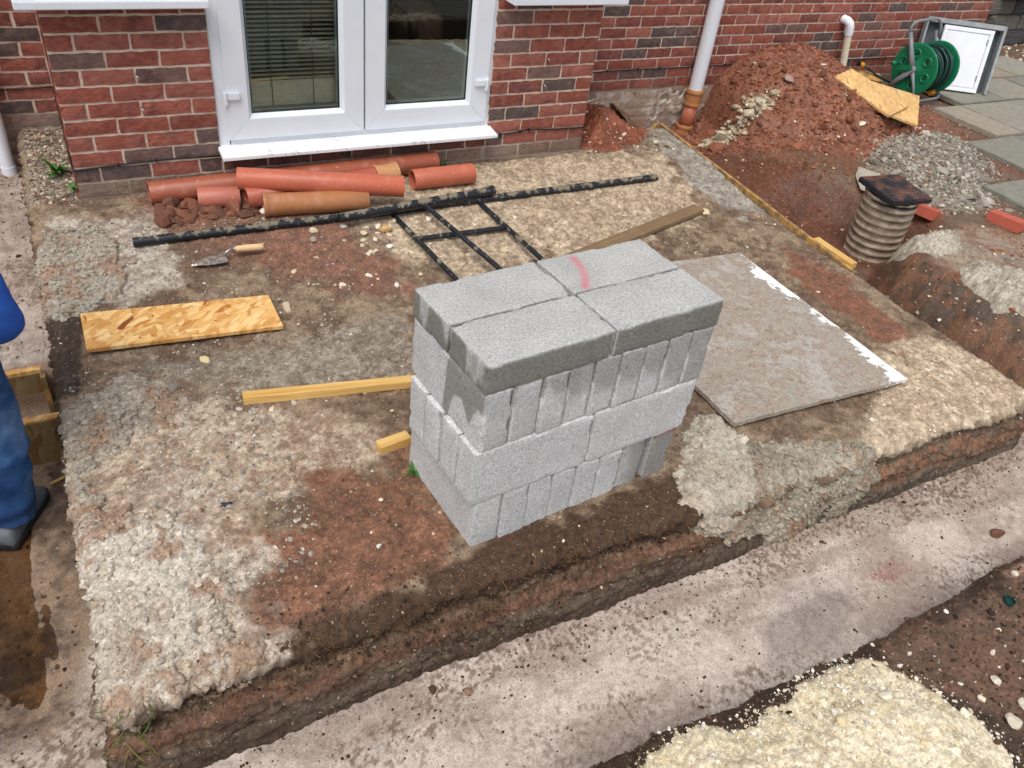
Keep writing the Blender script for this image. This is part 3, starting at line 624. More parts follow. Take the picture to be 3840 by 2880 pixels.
spill([(-.27,-1.98),(-.29,-2.37),(-.28,-2.54),(-.29,-2.64),(-.24,-2.75),(-.15,-2.76),(-.10,-2.68),(.01,-2.72),(.13,-2.73),(.2,-2.66),(.12,-2.57),(.13,-2.50),(.17,-2.40),(.10,-2.30),(.10,-2.16),(.02,-2.02),(-.12,-2.0)], .012, .010, (198,189,174), (172,158,140), 'whitish lumpy concrete spill on the nearest corner of the raised soil', 301)
spill([(-.31,-1.55),(-.14,-1.37),(.04,-1.28),(.19,-1.46),(.12,-1.66),(0,-1.67),(-.11,-1.75),(-.10,-1.89),(-.14,-2.08),(-.30,-2.06),(-.31,-1.8)], .008, .010, (172,162,146), (142,132,118), 'grey crumbly concrete spill along the left edge below the flat strand board', 331)
spill([(-.29,-.78),(-.27,-.45),(-.16,-.22),(.02,-.2),(.14,-.5),(.14,-.70),(0,-.79),(-.16,-.84),(-.26,-.86)], .012, .007, (168,160,146), (146,136,120), 'grey concrete spill on the left edge near the trowel and black pole end', 361)
spill([(1.68,-2.56),(1.89,-2.36),(2.0,-2.27),(2.09,-2.29),(2.12,-2.46),(2.0,-2.72),(1.9,-2.84),(1.74,-2.82),(1.66,-2.70)], .038, .005, (186,178,162), (170,160,144), 'smooth rounded mound of grey mortar beside the block stack', 391, .005, .09, stain=.3, crumbs=500, holes=.0)
spill([(2.08,-2.48),(2.33,-2.50),(2.57,-2.64),(2.66,-2.82),(2.5,-2.92),(2.25,-2.94),(1.9,-2.94),(1.78,-2.86),(1.93,-2.70)], .012, .008, (168,160,144), (138,128,112), 'rough grey concrete spill dripping over the front edge below the white-edged board', 421)
def spillR(poly, label, seed, hgt):
    o = heap_grid('concrete_spill', poly, hgt, right_h, (184,176,160), (150,140,124), .008, seed, M['spill'], .07, .012, label, 'concrete spill'); o['group'] = 'concrete spilled beside the trenches'
spillR([(4.10,-1.47),(4.37,-1.44),(4.52,-1.58),(4.33,-1.72),(4.12,-1.72),(4.03,-1.6)], 'small grey concrete spill on the far bank just below the ribbed chamber', 451, .03)
spillR([(4.05,-1.91),(4.28,-1.82),(4.5,-2.06),(4.35,-2.42),(4.10,-2.42),(4.0,-2.2)], 'large grey concrete spill on the far bank at the right edge', 471, .045)

OV = np.array([(1,0,0),(-1,0,0),(0,1,0),(0,-1,0),(0,0,1),(0,0,-1)], float); OF = np.array([(0,2,4),(2,1,4),(1,3,4),(3,0,4),(2,0,5),(1,2,5),(3,1,5),(0,3,5)])
def grit(name, P, size, C, seed):
    rs = np.random.RandomState(seed); n = len(P); V = OV[None] * (1 + rs.uniform(-.35, .35, (n, 6, 1))) * (size[:, None] * np.stack([rs.uniform(.7, 1.4, n), rs.uniform(.6, 1.1, n), rs.uniform(.5, .9, n)], 1))[:, None, :]
    an = rs.uniform(0, 6.283, n); ca, sa = np.cos(an)[:, None], np.sin(an)[:, None]; V = np.stack([V[..., 0] * ca - V[..., 1] * sa, V[..., 0] * sa + V[..., 1] * ca, V[..., 2]], -1) + P[:, None, :]
    F = (OF[None] + (np.arange(n) * 6)[:, None, None]).reshape(-1, 3)
    o = npobj(name, V.reshape(-1, 3), F, M['chip'], np.clip(np.repeat(C, 6, 0), 0, 1), False); tag(o, kind='stuff'); return o
LIMEC = np.array([lin(q) for q in [(222,212,190),(208,194,166),(230,224,210),(192,174,144),(200,192,180)]])
MIXC = np.array([lin(q) for q in [(150,134,112),(120,98,76),(214,200,176),(96,80,66),(168,150,126),(128,84,64),(104,100,96)]])
GREYC = np.array([lin(q) for q in [(164,156,142),(140,132,118),(120,112,100),(178,170,158)]])
DARKC = np.array([lin(q) for q in [(64,48,36),(50,38,30),(84,64,48),(96,72,56)]])
def surf(rs, n, x0, x1, y0, y1, dens=None):
    a = rs.uniform(x0, x1, n); b = rs.uniform(y0, y1, n)
    if dens is not None:
        k = rs.uniform(0, 1, n) < dens(a, b); a, b = a[k], b[k]
    x, y, z, nx, ny, nz, dd, vt = fold(a, b)
    return np.stack([x, y, z], 1), a, b
def nobay(a, b): return ~((a > 0) & (a < 2.82) & (b > -.01))
rs = np.random.RandomState(5)
kk = rs.choice(len(PLV), 60000); kk = kk[PLV[kk, 2] > -.47]; sz = rs.gamma(1.5, .0011, len(kk)) + .0009
grit('soil_grit', PLV[kk] + rs.uniform(-.003, .003, (len(kk), 3)) * [1, 1, 0], sz, PLC[kk] * rs.choice([.5, .7, .85, 1.1, 1.3, 1.6], (len(kk), 1)), 77)
def d_lime(a, b):
    d = .05 + .95 * sst(-.1, .25, polysd(a, b, ZONES[0][0])) + .9 * sst(-.05, .15, polysd(a, b, ZONES[5][0]))
    d += .35 * sst(.7, .0, np.hypot((a - 1.1) / 1.0, (b + .8) / .6))
    return np.clip(d * (.35 + .65 * sst(-.2, .3, fbm(a, b, a * 0, 4, 2, 140))), 0, 1) * nobay(a, b)
P, a, b = surf(rs, 26000, X0, X1, Y0 - .05, .95, d_lime); chips('limestone_chips', P, rs.gamma(1.4, .0016, len(P)) + .0012, LIMEC, 1)
P, a, b = surf(rs, 26000, X0 - .2, X1, Y0 - .3, .95, lambda a, b: (.25 + .75 * sst(-.1, .4, fbm(a, b, a * 0, 3, 2, 150))) * nobay(a, b) * (1 - .5 * sst(-2.4, -2.7, b))); chips('soil_crumbs', P, rs.gamma(1.5, .0014, len(P)) + .0012, MIXC, 2)
P, a, b = surf(rs, 5000, -.25, 1.1, -1.7, -.2, lambda a, b: .25 + .75 * sst(-.05, .3, fbm(a, b, a * 0, 3, 2, 160))); chips('grey_crumbs', P, rs.gamma(1.6, .0017, len(P)) + .0015, GREYC, 3)
P, a, b = surf(rs, 3500, -.24, .45, -2.45, -1.25, lambda a, b: sst(-.05, .3, fbm(a, b, a * 0, 4, 2, 165))); chips('grey_crumbs', P, rs.gamma(1.6, .0022, len(P)) + .0015, GREYC, 13)
P, a, b = surf(rs, 7000, -.2, 1.9, -2.95, -2.52); chips('soil_crumbs', P, rs.gamma(1.4, .0014, len(P)) + .001, DARKC, 4)
P, a, b = surf(rs, 1400, -.205, -.015, .0, .93); chips('pea_gravel', P, rs.uniform(.005, .011, len(P)), np.concatenate([MIXC, MIXC * .7, LIMEC[:1] * .8]), 6, .0)
a = rs.uniform(-.5, 3.6, 3000); b = np.where(rs.uniform(0, 1, 3000) < .6, -2.77 - rs.gamma(1.5, .06, 3000), rs.uniform(-3.3, -2.8, 3000)); chips('soil_crumbs', np.stack([a, b, floor_h(a, b)], 1), rs.gamma(1.2, .0011, 3000) + .0007, DARKC, 7, .1)
a = rs.uniform(-.55, -.2, 500); b = rs.uniform(-2.6, .9, 500); chips('soil_crumbs', np.stack([a, b, floor_h(a, b)], 1), rs.gamma(1.4, .002, 500) + .0012, DARKC, 8, .1)
a = rs.uniform(.6, 2.1, 16000); b = rs.uniform(-4.1, -3.3, 16000); k = polysd(a, b, LIME) > -.01 + .03 * rs.uniform(-1, 1, 16000); a, b = a[k], b[k]
chips('limestone_chips', np.stack([a, b, lime_h(a, b)], 1), rs.gamma(1.0, .0017, len(a)) + .0011, LIMEC, 9)
a = rs.uniform(.5, 3.1, 700); b = rs.uniform(-4.0, -3.36, 700); k = rs.uniform(0, 1, 700) < sst(-.5, .0, polysd(a, b, LIME)) + .25; a, b = a[k], b[k]
chips('limestone_chips', np.stack([a, b, bank_h(a, b)], 1), rs.gamma(1.3, .0018, len(a)) + .0012, LIMEC, 10)
a = rs.uniform(.5, 3.1, 5000); b = rs.uniform(-4.0, -3.3, 5000); chips('soil_crumbs', np.stack([a, b, bank_h(a, b)], 1), rs.gamma(1.6, .0018, 5000) + .0014, DARKC, 11)
a = rs.uniform(3.7, 7.0, 9000); b = rs.uniform(-2.6, .9, 9000); k = rs.uniform(0, 1, 9000) < .2 + .8 * sst(0, .4, fbm(a, b, a * 0, 2.5, 2, 170)); a, b = a[k], b[k]
chips('soil_crumbs', np.stack([a, b, right_h(a, b)], 1), rs.gamma(1.5, .0028, len(a)) + .002, np.concatenate([MIXC, LIMEC[:1], np.array([lin((142,80,56))] * 3)]), 12)
a = rs.uniform(3.75, 6.4, 9000); b = rs.uniform(-.9, .95, 9000); kx = polysd(a, b, RUB) < -.03; a, b = a[kx], b[kx]; pz_ = np.stack([a, b, right_h(a, b)], 1); grit('soil_grit', pz_, rs.gamma(1.5, .0032, len(a)) + .002, lin((138,86,65)) * rs.uniform(.5, 1.15, (len(a), 1)), 78)
a = rs.uniform(4.2, 6.5, 2600); b = rs.uniform(-.4, .95, 2600); kx = (polysd(a, b, RUB) < -.03) & (np.hypot((a - 5.24) / 1.12, (b - .72) / 1.05) < 1.02); a, b = a[kx], b[kx]; chips('soil_clods', np.stack([a, b, right_h(a, b)], 1), rs.gamma(1.2, .007, len(a)) + .004, np.array([lin((142,88,66)), lin((124,76,57)), lin((108,68,51)), lin((150,96,73))]), 79, .35)
a = rs.uniform(4.6, 6.3, 6500); b = rs.uniform(-1.4, -.1, 6500); k = polysd(a, b, RUB) > -.12 * rs.uniform(-1, 1, 6500); a, b = a[k], b[k]
chips('rubble_chips', np.stack([a, b, right_h(a, b)], 1), rs.gamma(1.4, .0045, len(a)) + .003, GREYC, 14, .1)
a = rs.uniform(8.0, 12, 2500); b = rs.uniform(.7, 2.0, 2500); chips('pea_gravel', np.stack([a, b, b * 0 - .2], 1), rs.uniform(.012, .03, 2500), np.concatenate([MIXC, LIMEC]), 15, 0)
# fine roots and straw on the dark edge
def fibres(name, n, seed, box, cols, ln=(.015, .06), r=.0006):
    rs = np.random.RandomState(seed); P, a, b = surf(rs, n, *box); n = len(P)
    V = []; F = []; C = []
    for i in range(n):
        p = P[i] + np.array([0, 0, .004]); th = rs.uniform(0, 6.28); L = rs.uniform(*ln); c = cols[rs.randint(len(cols))]
        d = np.array([math.cos(th), math.sin(th), rs.uniform(-.2, .25)]); out = np.array([0, -1, 0]) * .5 if b[i] < Y0 + .05 else 0
        d = d + out; k0 = len(V)
        for k in range(5):
            sd_ = np.array([-d[1], d[0], .3]) * r
            V += [p + sd_, p - sd_, p + np.array([0, 0, r * 1.6])]; C += [c] * 3
            p = p + d * L / 5; d = d + rs.uniform(-.45, .45, 3) * [1, 1, .5]; 
        for k in range(4):
            for q in range(3):
                F.append((k0 + k * 3 + q, k0 + k * 3 + (q + 1) % 3, k0 + k * 3 + 3 + (q + 1) % 3, k0 + k * 3 + 3 + q))
    o = npobj(name, np.array(V), np.array(F), M['fibre'], np.array(C)); tag(o, kind='stuff')
STRAW = [lin((168,138,92)), lin((112,82,52)), lin((140,104,66)), lin((80,58,40))]
fibres('root_fibres', 1100, 21, (-.15, 1.85, -2.80, -2.64), STRAW[1:], (.012, .045), .0005)
fibres('straw_bits', 160, 22, (.3, 1.7, -2.72, -2.0), STRAW, (.01, .04))
fibres('grass_tufts', 60, 23, (-.28, -.1, -2.86, -2.66), [lin((88,108,44)), lin((120,128,66))], (.03, .07), .0012)

# ---- larger single stones
def rock_mesh(seed):
    bm = bmesh.new(); bmesh.ops.create_icosphere(bm, subdivisions=2, radius=1.0); rr = random.Random(seed)
    pl = [(Vector((rr.gauss(0, 1), rr.gauss(0, 1), rr.gauss(0, 1))).normalized(), rr.uniform(.55, .85)) for _ in range(9)]
    for v in bm.verts:
        for nn, dd_ in pl:
            e = v.co.dot(nn) - dd_
            if e > 0: v.co -= nn * e
        v.co *= rr.uniform(.97, 1.03)
    me = bpy.data.meshes.new('stone'); bm.to_mesh(me); bm.free(); me.materials.append(M['stone']); return me
ROCKS = [rock_mesh(i) for i in range(8)]
def stone(x, y, z, s, c, label, cat='stone', group=None, name='stone', flat=.6, sink=.2, rz=None):
    o = bpy.data.objects.new(name, rnd.choice(ROCKS)); link(o); s3 = (s * rnd.uniform(.85, 1.25), s * rnd.uniform(.7, 1.0), s * flat * rnd.uniform(.8, 1.1))
    o.scale = s3; o.location = (x, y, z + s3[2] * (1 - 2 * sink) * .75); o.rotation_euler = (rnd.uniform(-.3, .3), rnd.uniform(-.3, .3), rnd.uniform(0, 6.3) if rz is None else rz)
    k = rnd.uniform(.9, 1.08); o.color = (*[float(q * k) for q in lin(c)], 1); return tag(o, label, cat, group)
def pz(x, y): return float(fold(np.array([x]), np.array([y]))[2][0]) + .003
G1 = 'limestone pieces scattered by the black trestle'
for (px, py, s) in [(1.13,-.50,.022),(1.24,-.53,.018),(1.21,-.57,.022),(1.3,-.53,.02),(1.19,-.62,.016),(1.25,-.63,.018),(1.28,-.58,.014),(1.33,-.61,.02),(1.17,-.66,.018),(1.1,-.6,.014),(1.35,-.55,.024),(1.40,-.5,.016),(.98,-.49,.026),(1.3,-.70,.02),(1.22,-.72,.02),(1.18,-.73,.018),(1.53,-.66,.02),(1.6,-.7,.014),(1.72,-.80,.018),(1.66,-.85,.014),(1.86,-.86,.02),(1.8,-.62,.016),(1.12,-.9,.02),(1.22,-1.0,.016),(.98,-.93,.018),(1.36,-.95,.02),(2.05,-.6,.016),(2.2,-.75,.018),(1.58,-.52,.02),(.93,-.7,.014),(.8,-.78,.016),(1.45,-.78,.014)]:
    stone(px, py, pz(px, py), s, rnd.choice([(226,214,190),(232,224,206),(214,196,164)]), 'white limestone lump on the soil among the black trestle bars', 'stone', G1)
stone(1.33, -.56, pz(1.33, -.56), .034, (204,164,108), 'yellowish limestone lump, largest of those left of the black trestle bars')
stone(.80, -.30, pz(.80, -.30), .036, (224,212,196), 'white stone lying between the pink pipe end and the black pole')
stone(.70, -1.02, pz(.7, -1.02), .03, (206,186,160), 'pale stone just above the flat strand board'); stone(.96, -.56, pz(.96, -.56), .022, (150,140,128), 'grey pebble touching the black pole near its left half')
stone(3.23, -.80, pz(3.23, -.80), .036, (226,206,166), 'cream stone at the tip of the muddy plank'); stone(.30, -1.28, pz(.3, -1.28), .024, (228,210,160), 'flat cream chip on dark soil below the flat strand board', flat=.25)
stone(.14, -1.42, pz(.14, -1.42), .045, (128,124,114), 'flat grey slate piece in the crumbly spill', flat=.2)
G2 = 'small limestone chips dotted over the plateau'
for i in range(60):
    px, py = rnd.uniform(-.15, 3.55), rnd.uniform(-2.65, -.05)
    if polysd(np.array([px]), np.array([py]), [(.8,-2.6),(1.8,-2.6),(1.8,-2.05),(.8,-2.05)])[0] > 0 or (2.05 < px < 3.2 and -2.5 < py < -1.15) or (-.15 < px < .68 and -1.22 < py < -.85) or (.25 < px < 2.0 and py > -.45): continue
    stone(px, py, pz(px, py), rnd.uniform(.005, .011), rnd.choice([(226,214,190),(204,186,156),(170,150,128),(232,226,212)]), 'small pale limestone chip lying loose on the raised soil', 'stone', G2)
G3 = 'limestone lumps on the pale gravel heap'
for i in range(70):
    px, py = rnd.uniform(.85, 1.95), rnd.uniform(-3.9, -3.36)
    if polysd(np.array([px]), np.array([py]), LIME)[0] < 0: continue
    stone(px, py, float(lime_h(np.array([px]), np.array([py]))[0]), rnd.choice([.008, .009, .011, .014, .02]), rnd.choice([(234,220,184),(224,206,166),(238,230,206)]), 'cream limestone lump on the pale gravel heap in the near corner', 'stone', G3)
def bz(x, y): return float(bank_h(np.array([x]), np.array([y]))[0])
G4 = 'limestone lumps strewn on the near bank'
for (px, py, s) in [(2.13,-3.71,.024),(2.05,-3.73,.03),(2.12,-3.62,.022),(2.03,-3.64,.014),(2.2,-3.55,.010),(2.3,-3.5,.010),(.86,-3.46,.024),(2.56,-3.37,.018),(1.95,-3.44,.009)]:
    stone(px, py, bz(px, py), s, (224,212,190), 'pale limestone lump on the dark near bank beside the gravel heap', 'stone', G4)
stone(3.035, -3.107, FZ, .038, (118,84,68), 'dark reddish-brown stone alone on the concrete footing at the right')
stone(.64, -2.82, FZ, .018, (88,64,52), 'brown clod lying on the concrete under the front soil face')
stone(.74, -2.87, FZ, .016, (150,120,100), 'brown pebble on the concrete in front of the soil face', rz=1.2); stone(.87, -3.235, FZ, .024, (206,184,150), 'cream stone half on the concrete by the near bank')
G5 = 'grey rubble lumps behind the chamber'
for i in range(46):
    px, py = rnd.uniform(4.7, 6.2), rnd.uniform(-1.3, -.15)
    if polysd(np.array([px]), np.array([py]), RUB)[0] < -.02: continue
    stone(px, py, float(right_h(np.array([px]), np.array([py]))[0]), rnd.choice([.018, .022, .028, .036, .05]), rnd.choice([(152,146,134),(132,126,114),(166,160,148)]), 'grey lump of broken mortar in the rubble patch behind the chamber', 'rubble', G5, 'rubble_lump', .5)
stone(4.72, -.70, float(right_h(np.array([4.72]), np.array([-.70]))[0]), .12, (168,162,148), 'flat pale grey slab of rubble behind the black chamber cover', 'rubble', None, 'rubble_lump', .35)
G6 = 'stones in the red soil'
for i in range(40):
    px, py = rnd.uniform(3.85, 6.0), rnd.uniform(-.9, .8)
    stone(px, py, float(right_h(np.array([px]), np.array([py]))[0]), rnd.choice([.008, .011, .016, .024]), rnd.choice([(186,166,142),(130,104,88),(120,90,74),(206,194,176)]), 'small stone in the red soil between heap and chamber', 'stone', G6)
stone(4.93, .45, float(right_h(np.array([4.93]), np.array([.45]))[0]), .075, (170,146,132), 'long pinkish-grey stone on the left flank of the soil heap', flat=.35, rz=.7)
def lumpobj(name, c, r3, seed, colr, label, cat, mat='chip', amp=.25, lump=.1):
    bm = bmesh.new(); bmesh.ops.create_icosphere(bm, subdivisions=5, radius=1.0); n = len(bm.verts)
    V = np.array([v.co[:] for v in bm.verts]); F = np.array([[v.index for v in f.verts] for f in bm.faces]); bm.free()
    q = V * np.array(r3) * 1.0
    d = 1 + amp * fbm(q[:, 0] + seed, q[:, 1], q[:, 2], 9, 3, seed) + lump * fbm(q[:, 0], q[:, 1] + seed, q[:, 2], 45, 3, seed + 3)
    V = V * d[:, None] * np.array(r3) + np.array(c); t = sst(-.3, .3, fbm(q[:, 0], q[:, 1], q[:, 2], 30, 3, seed + 5))[:, None]
    cc = lin(colr) * (.5 + .7 * t)
    o = npobj(name, V, F, M['spill'] if mat == 'spill' else M[mat], np.clip(cc, 0, 1)); return tag(o, label, cat)
CRU = [(4.34,.54),(4.46,.64),(4.64,.56),(4.76,.44),(4.74,.34),(4.58,.30),(4.42,.38)]
a = rs.uniform(4.3, 5.0, 2600); b = rs.uniform(.15, .75, 2600); kx = polysd(a, b, CRU) + .04 * rs.uniform(-1, 1, 2600) > 0; a, b = a[kx], b[kx]
chips('rubble_chips', np.stack([a, b, right_h(a, b) + .02 * sst(0, .08, polysd(a, b, CRU))], 1), rs.gamma(1.3, .007, len(a)) + .005, np.array([lin((196,182,154)), lin((176,162,136)), lin((150,136,114)), lin((206,196,174))]), 812, .2)
for i in range(26):
    px, py = rnd.uniform(4.38, 4.92), rnd.uniform(.24, .66)
    if polysd(np.array([px]), np.array([py]), CRU)[0] < .02: continue
    stone(px, py, float(right_h(np.array([px]), np.array([py]))[0]) + .012, rnd.choice([.022, .03, .04, .05]), rnd.choice([(190,176,148),(168,154,130),(200,188,164)]), 'pale lump in the crusty rubble patch beside the downpipe foot', 'rubble', 'pale rubble beside the downpipe', 'rubble_lump', .7)
lumpobj('soil_lump', (.21, -2.09, -.205), (.035, .022, .012), 12, (52,58,68), 'small dark blue-black clod on the tan smear left of the stack', 'clod', 'chip', .9, .5)
# small soil heap at the bay corner
heap_grid('soil_heap', [(2.84,.02),(3.05,-.06),(3.35,.05),(3.5,.22),(3.56,.5),(3.45,.95),(2.84,.96)], .20, topz, (150,88,64), (114,68,50), .009, 501, M['soil'], .42, .01, 'small reddish soil heap in the corner right of the bay', 'soil heap')
a = rs.uniform(2.84, 3.5, 900); b = rs.uniform(-.1, .9, 900); chips('limestone_chips', np.stack([a, b, topz(a, b) + .20 * sst(0, .42, polysd(a, b, [(2.84,.02),(3.05,-.06),(3.35,.05),(3.5,.22),(3.56,.5),(3.45,.95),(2.84,.96)]))], 1), rs.gamma(1.5, .003, 900) + .003, np.concatenate([MIXC, LIMEC]), 16)
a = rs.uniform(.3, .8, 200); b = rs.uniform(-.3, -.12, 200); chips('soil_crumbs', np.stack([a, b, topz(a, b)], 1), rs.gamma(2, .007, 200) + .006, np.array([lin((124,80,62)), lin((106,72,58))]), 17, .1)
# ================================================================== HOUSE
house = empty('brick_house', (1.4, .05, -.1), 'red brick house with projecting bay and white French doors behind the raised soil', 'house')
RED = [(150,82,68),(142,74,60),(158,92,78),(134,72,60),(148,86,74),(130,74,64)]; DRK = [(100,82,78),(112,86,80),(90,78,76)]; GRM = [(128,110,96),(120,98,86),(136,116,104)]; WHT = [(176,160,148),(164,140,128),(184,172,162)]
def brick_mesh(L, seed, D=.05, H=.065):
    rr = random.Random(seed); nx_, nz_ = (6, 3) if L > .15 else (4, 3); V = []; F = []
    for j in range(nz_ + 1):
        for i in range(nx_ + 1):
            e = (i in (0, nx_)) or (j in (0, nz_))
            V.append((-L / 2 + L * i / nx_ + (rr.uniform(-.0022, .0022)), (.0018 if e else 0) + rr.uniform(-.0008, .0008), -H / 2 + H * j / nz_ + rr.uniform(-.0022, .0022)))
    n = len(V); W_ = nx_ + 1
    for j in range(nz_):
        for i in range(nx_): F.append((j * W_ + i, j * W_ + i + 1, (j + 1) * W_ + i + 1, (j + 1) * W_ + i))
    loop = [i for i in range(W_)] + [j * W_ + nx_ for j in range(1, nz_ + 1)] + [nz_ * W_ + i for i in range(nx_ - 1, -1, -1)] + [j * W_ for j in range(nz_ - 1, 0, -1)]
    for q in loop: V.append((V[q][0], D, V[q][2]))
    k = len(loop)
    for i in range(k): F.append((loop[(i + 1) % k], loop[i], n + i, n + (i + 1) % k))
    me = bpy.data.meshes.new('brick'); me.from_pydata(V, [], F); me.materials.append(M['brick']); return me
BFULL = [brick_mesh(.2135, s, H=.0635) for s in range(6)]; BHALF = [brick_mesh(.101, 20 + s, H=.0635) for s in range(4)]
def put_brick(parent, xa, xb, zc, y, c, name='brick', jit=1.0):
    L = xb - xa; me = rnd.choice(BFULL if L > .15 else BHALF); o = bpy.data.objects.new(name, me); off = WO[parent.name]
    link(o, parent, off); o.location = Vector(((xa + xb) / 2, y + rnd.uniform(-.0015, .0015) * jit, zc)) - off
    base = .215 if L > .15 else .1025; o.scale = (L / base, 1, 1); o.rotation_euler = (0, rnd.uniform(-.006, .006), rnd.uniform(-.006, .006))
    k = rnd.uniform(.88, 1.12); o.color = (*[float(q * k) for q in lin(mute(c, .06))], 1); return o
def bcol(k, dark=.22):
    return rnd.choice(DRK) if rnd.random() < dark else rnd.choice(RED)
# bay wall: mortar bed, then bricks
mb = MB()
mb.box((.3325, .0582, .175), (.665, .106, 1.25)); mb.box((2.4895, .0582, .175), (.665, .106, 1.25)); mb.box((1.411, .0582, -.18), (1.492, .106, .54))
mb.box((.055, .55, .175), (.09, .87, 1.25)); mb.box((2.767, .55, .175), (.09, .87, 1.25))
bay = mb.build('bay_wall', M['mortar'], house)
def course(parent, x0, x1, k, z, y, start, colf, darkset=()):
    xa = x0; i = 0
    first = .1025 if start == 'half' else .215
    L = first
    while xa < x1 - .02:
        xb = min(xa + L, x1); 
        if xb - xa > .03: put_brick(parent, xa, xb, z, y, rnd.choice(DRK) if i in darkset else colf(k), 'brick')
        xa = xb + .01; L = .215; i += 1
LD = {9: (2,), 7: (0,), 6: (2,), 2: (3,), 1: (1, 2), 0: (0, 1, 3)}; RD = {9: (0,), 10: (1,), 7: (0,), 5: (1,), 4: (2,), 2: (0, 1), 0: (0,)}
for k in range(-5, 11):
    cf = (lambda q: rnd.choice(RED)) if k >= 0 else ((lambda q: rnd.choice(GRM)))
    for x0, dk in ((0, LD), (2.157, RD)): course(bay, x0, x0 + .665, k, k * .075 + .0375, 0, 'half' if k % 2 == 0 else 'full', cf, dk.get(k, ()))
    if k < 1: course(bay, .675, 2.147, k, k * .075 + .0375, 0, 'half' if k % 2 else 'full', (lambda q: rnd.choice([(110,70,60),(122,74,62),(96,72,66)])) if k == 0 else (lambda q: rnd.choice(GRM)))
# joined brickwork of the two returns of the bay (side faces)
mb = MB()
for k in range(-5, 10):
    for i in range(4):
        ya = .02 + i * .225 + (.1125 if k % 2 else 0)
        for xs in (.0035, 2.8185): mb.box((xs, min(ya + .1075, .86), k * .075 + .0375), (.02, .215, .065))
tag(mb.build('brickwork', M['redbrick'], bay, oc=L4(132, 68, 54)), kind='stuff')
for hx, hz in ((.335, .487), (.335, .337), (2.492, .487), (2.492, .337)):
    q = MB(); q.tube([(hx, .01, hz + .012), (hx, -.016, hz + .010), (hx + .006, -.024, hz), (hx + .008, -.022, hz - .012), (hx + .008, -.012, hz - .016)], .0028, 8); q.build('hook', M['steel'], bay, True)
# main wall
mb = MB(); mb.box((5.337, 1.0302, .06), (5.0, .106, 1.24)); main = mb.build('main_wall', M['mortar'], house)
mb = MB(); mb.box((-1.4, 1.0302, .06), (2.9, .106, 1.24)); main2 = mb.build('main_wall', M['mortar'], house)
ZM = -.0847; YM = .972
AIR = [(3.399, 1), (4.974, 1), (5.874, 1)]
dkc = lambda x, k: .5 + .5 * math.sin(x * 2.3 + k * 1.1) * math.sin(k * 2.7 + x * .6)
for k in range(-6, 9):
    z = ZM + k * .075 + .0375; ph = 4.8613 if k % 2 else 4.8613 + .1125
    i0 = math.floor((2.83 - ph) / .225)
    for i in range(i0, i0 + 24):
        xa, xb = ph + i * .225 + .005, ph + i * .225 + .22
        xa, xb = max(xa, 2.83), min(xb, 7.833)
        if xb - xa < .03: continue
        if k < -1 and xa > 5.0: continue
        if any(kk == k and abs((xa + xb) / 2 - ax) < .05 for ax, kk in AIR): continue
        c = bcol(k, .10 + .25 * dkc(xa, k)) if k >= 0 else (rnd.choice(GRM) if k == -1 else rnd.choice(WHT))
        put_brick(main, xa, xb, z, YM + (.004 if k < -1 else 0), c)
for k in range(-3, 10):
    z = ZM + k * .075 + .0375; xa = -.01 - (.1125 if k % 2 else 0)
    if k % 2: put_brick(main2, -.1125, -.01, z, YM, bcol(k))
    for i in range(3):
        xb = xa - i * .225 - .005; put_brick(main2, xb - .215, xb, z, YM, bcol(k, .3) if k > 0 else rnd.choice(GRM))
# rendered plinth skin left of the downpipe
gx = np.arange(2.83, 5.05, .012); gzv = np.arange(-.56, -.09, .012); A_, B_ = np.meshgrid(gx, gzv); A_ = A_.ravel(); B_ = B_.ravel()
nn = fbm(A_, B_, A_ * 0, 6, 4, 611); n2_ = fbm(A_, B_, A_ * 0, 26, 3, 612); joint = np.minimum(np.abs((B_ - ZM) / .075 - np.round((B_ - ZM) / .075)) * .075, 1)
yy = YM - .004 - .006 * nn - .003 * n2_ + .005 * sst(.008, .0, joint) + .03 * sst(.05, .35, nn + .4 * n2_ + (B_ + .2) * .6)
t_ = sst(-.3, .3, nn + .6 * n2_)[:, None]; cc = lin((206,196,184)) * t_ + lin((166,142,126)) * (1 - t_)
low = sst(-.25, -.42, B_ + .06 * nn)[:, None] * .6; cc = cc * (1 - low) + low * lin((148,112,90))
F_, _ = gridfaces(len(gx), len(gzv)); o = npobj('plinth_render', np.stack([A_, yy, B_], 1) - np.array(WO[house.name]), F_, M['spill'], cc, True, main)
for ax, k in AIR:
    q = MB(); z = ZM + k * .075 + .0375; q.box((ax, YM + .02, z), (.213, .03, .066))
    ab = q.build('air_brick', M['terr'], main, bevel=.002)
    q = MB()
    for rr_ in range(6):
        for cc_ in range(9): q.box((ax - .088 + cc_ * .022, YM + .0045, z - .024 + rr_ * .0096), (.017, .003, .0045))
    for j in range(1): tag(q.build('vent_slots', M['gasket'], ab), kind='stuff')
# upper wall (above the picture)
mb = MB(); mb.box((5.337, 1.03, 1.65), (5.0, .11, 1.94)); mb.box((-1.4, 1.03, 1.65), (2.9, .11, 1.94)); mb.box((1.411, .06, 2.35), (2.822, .106, .5)); mb.build('upper_wall', M['upper'], house)
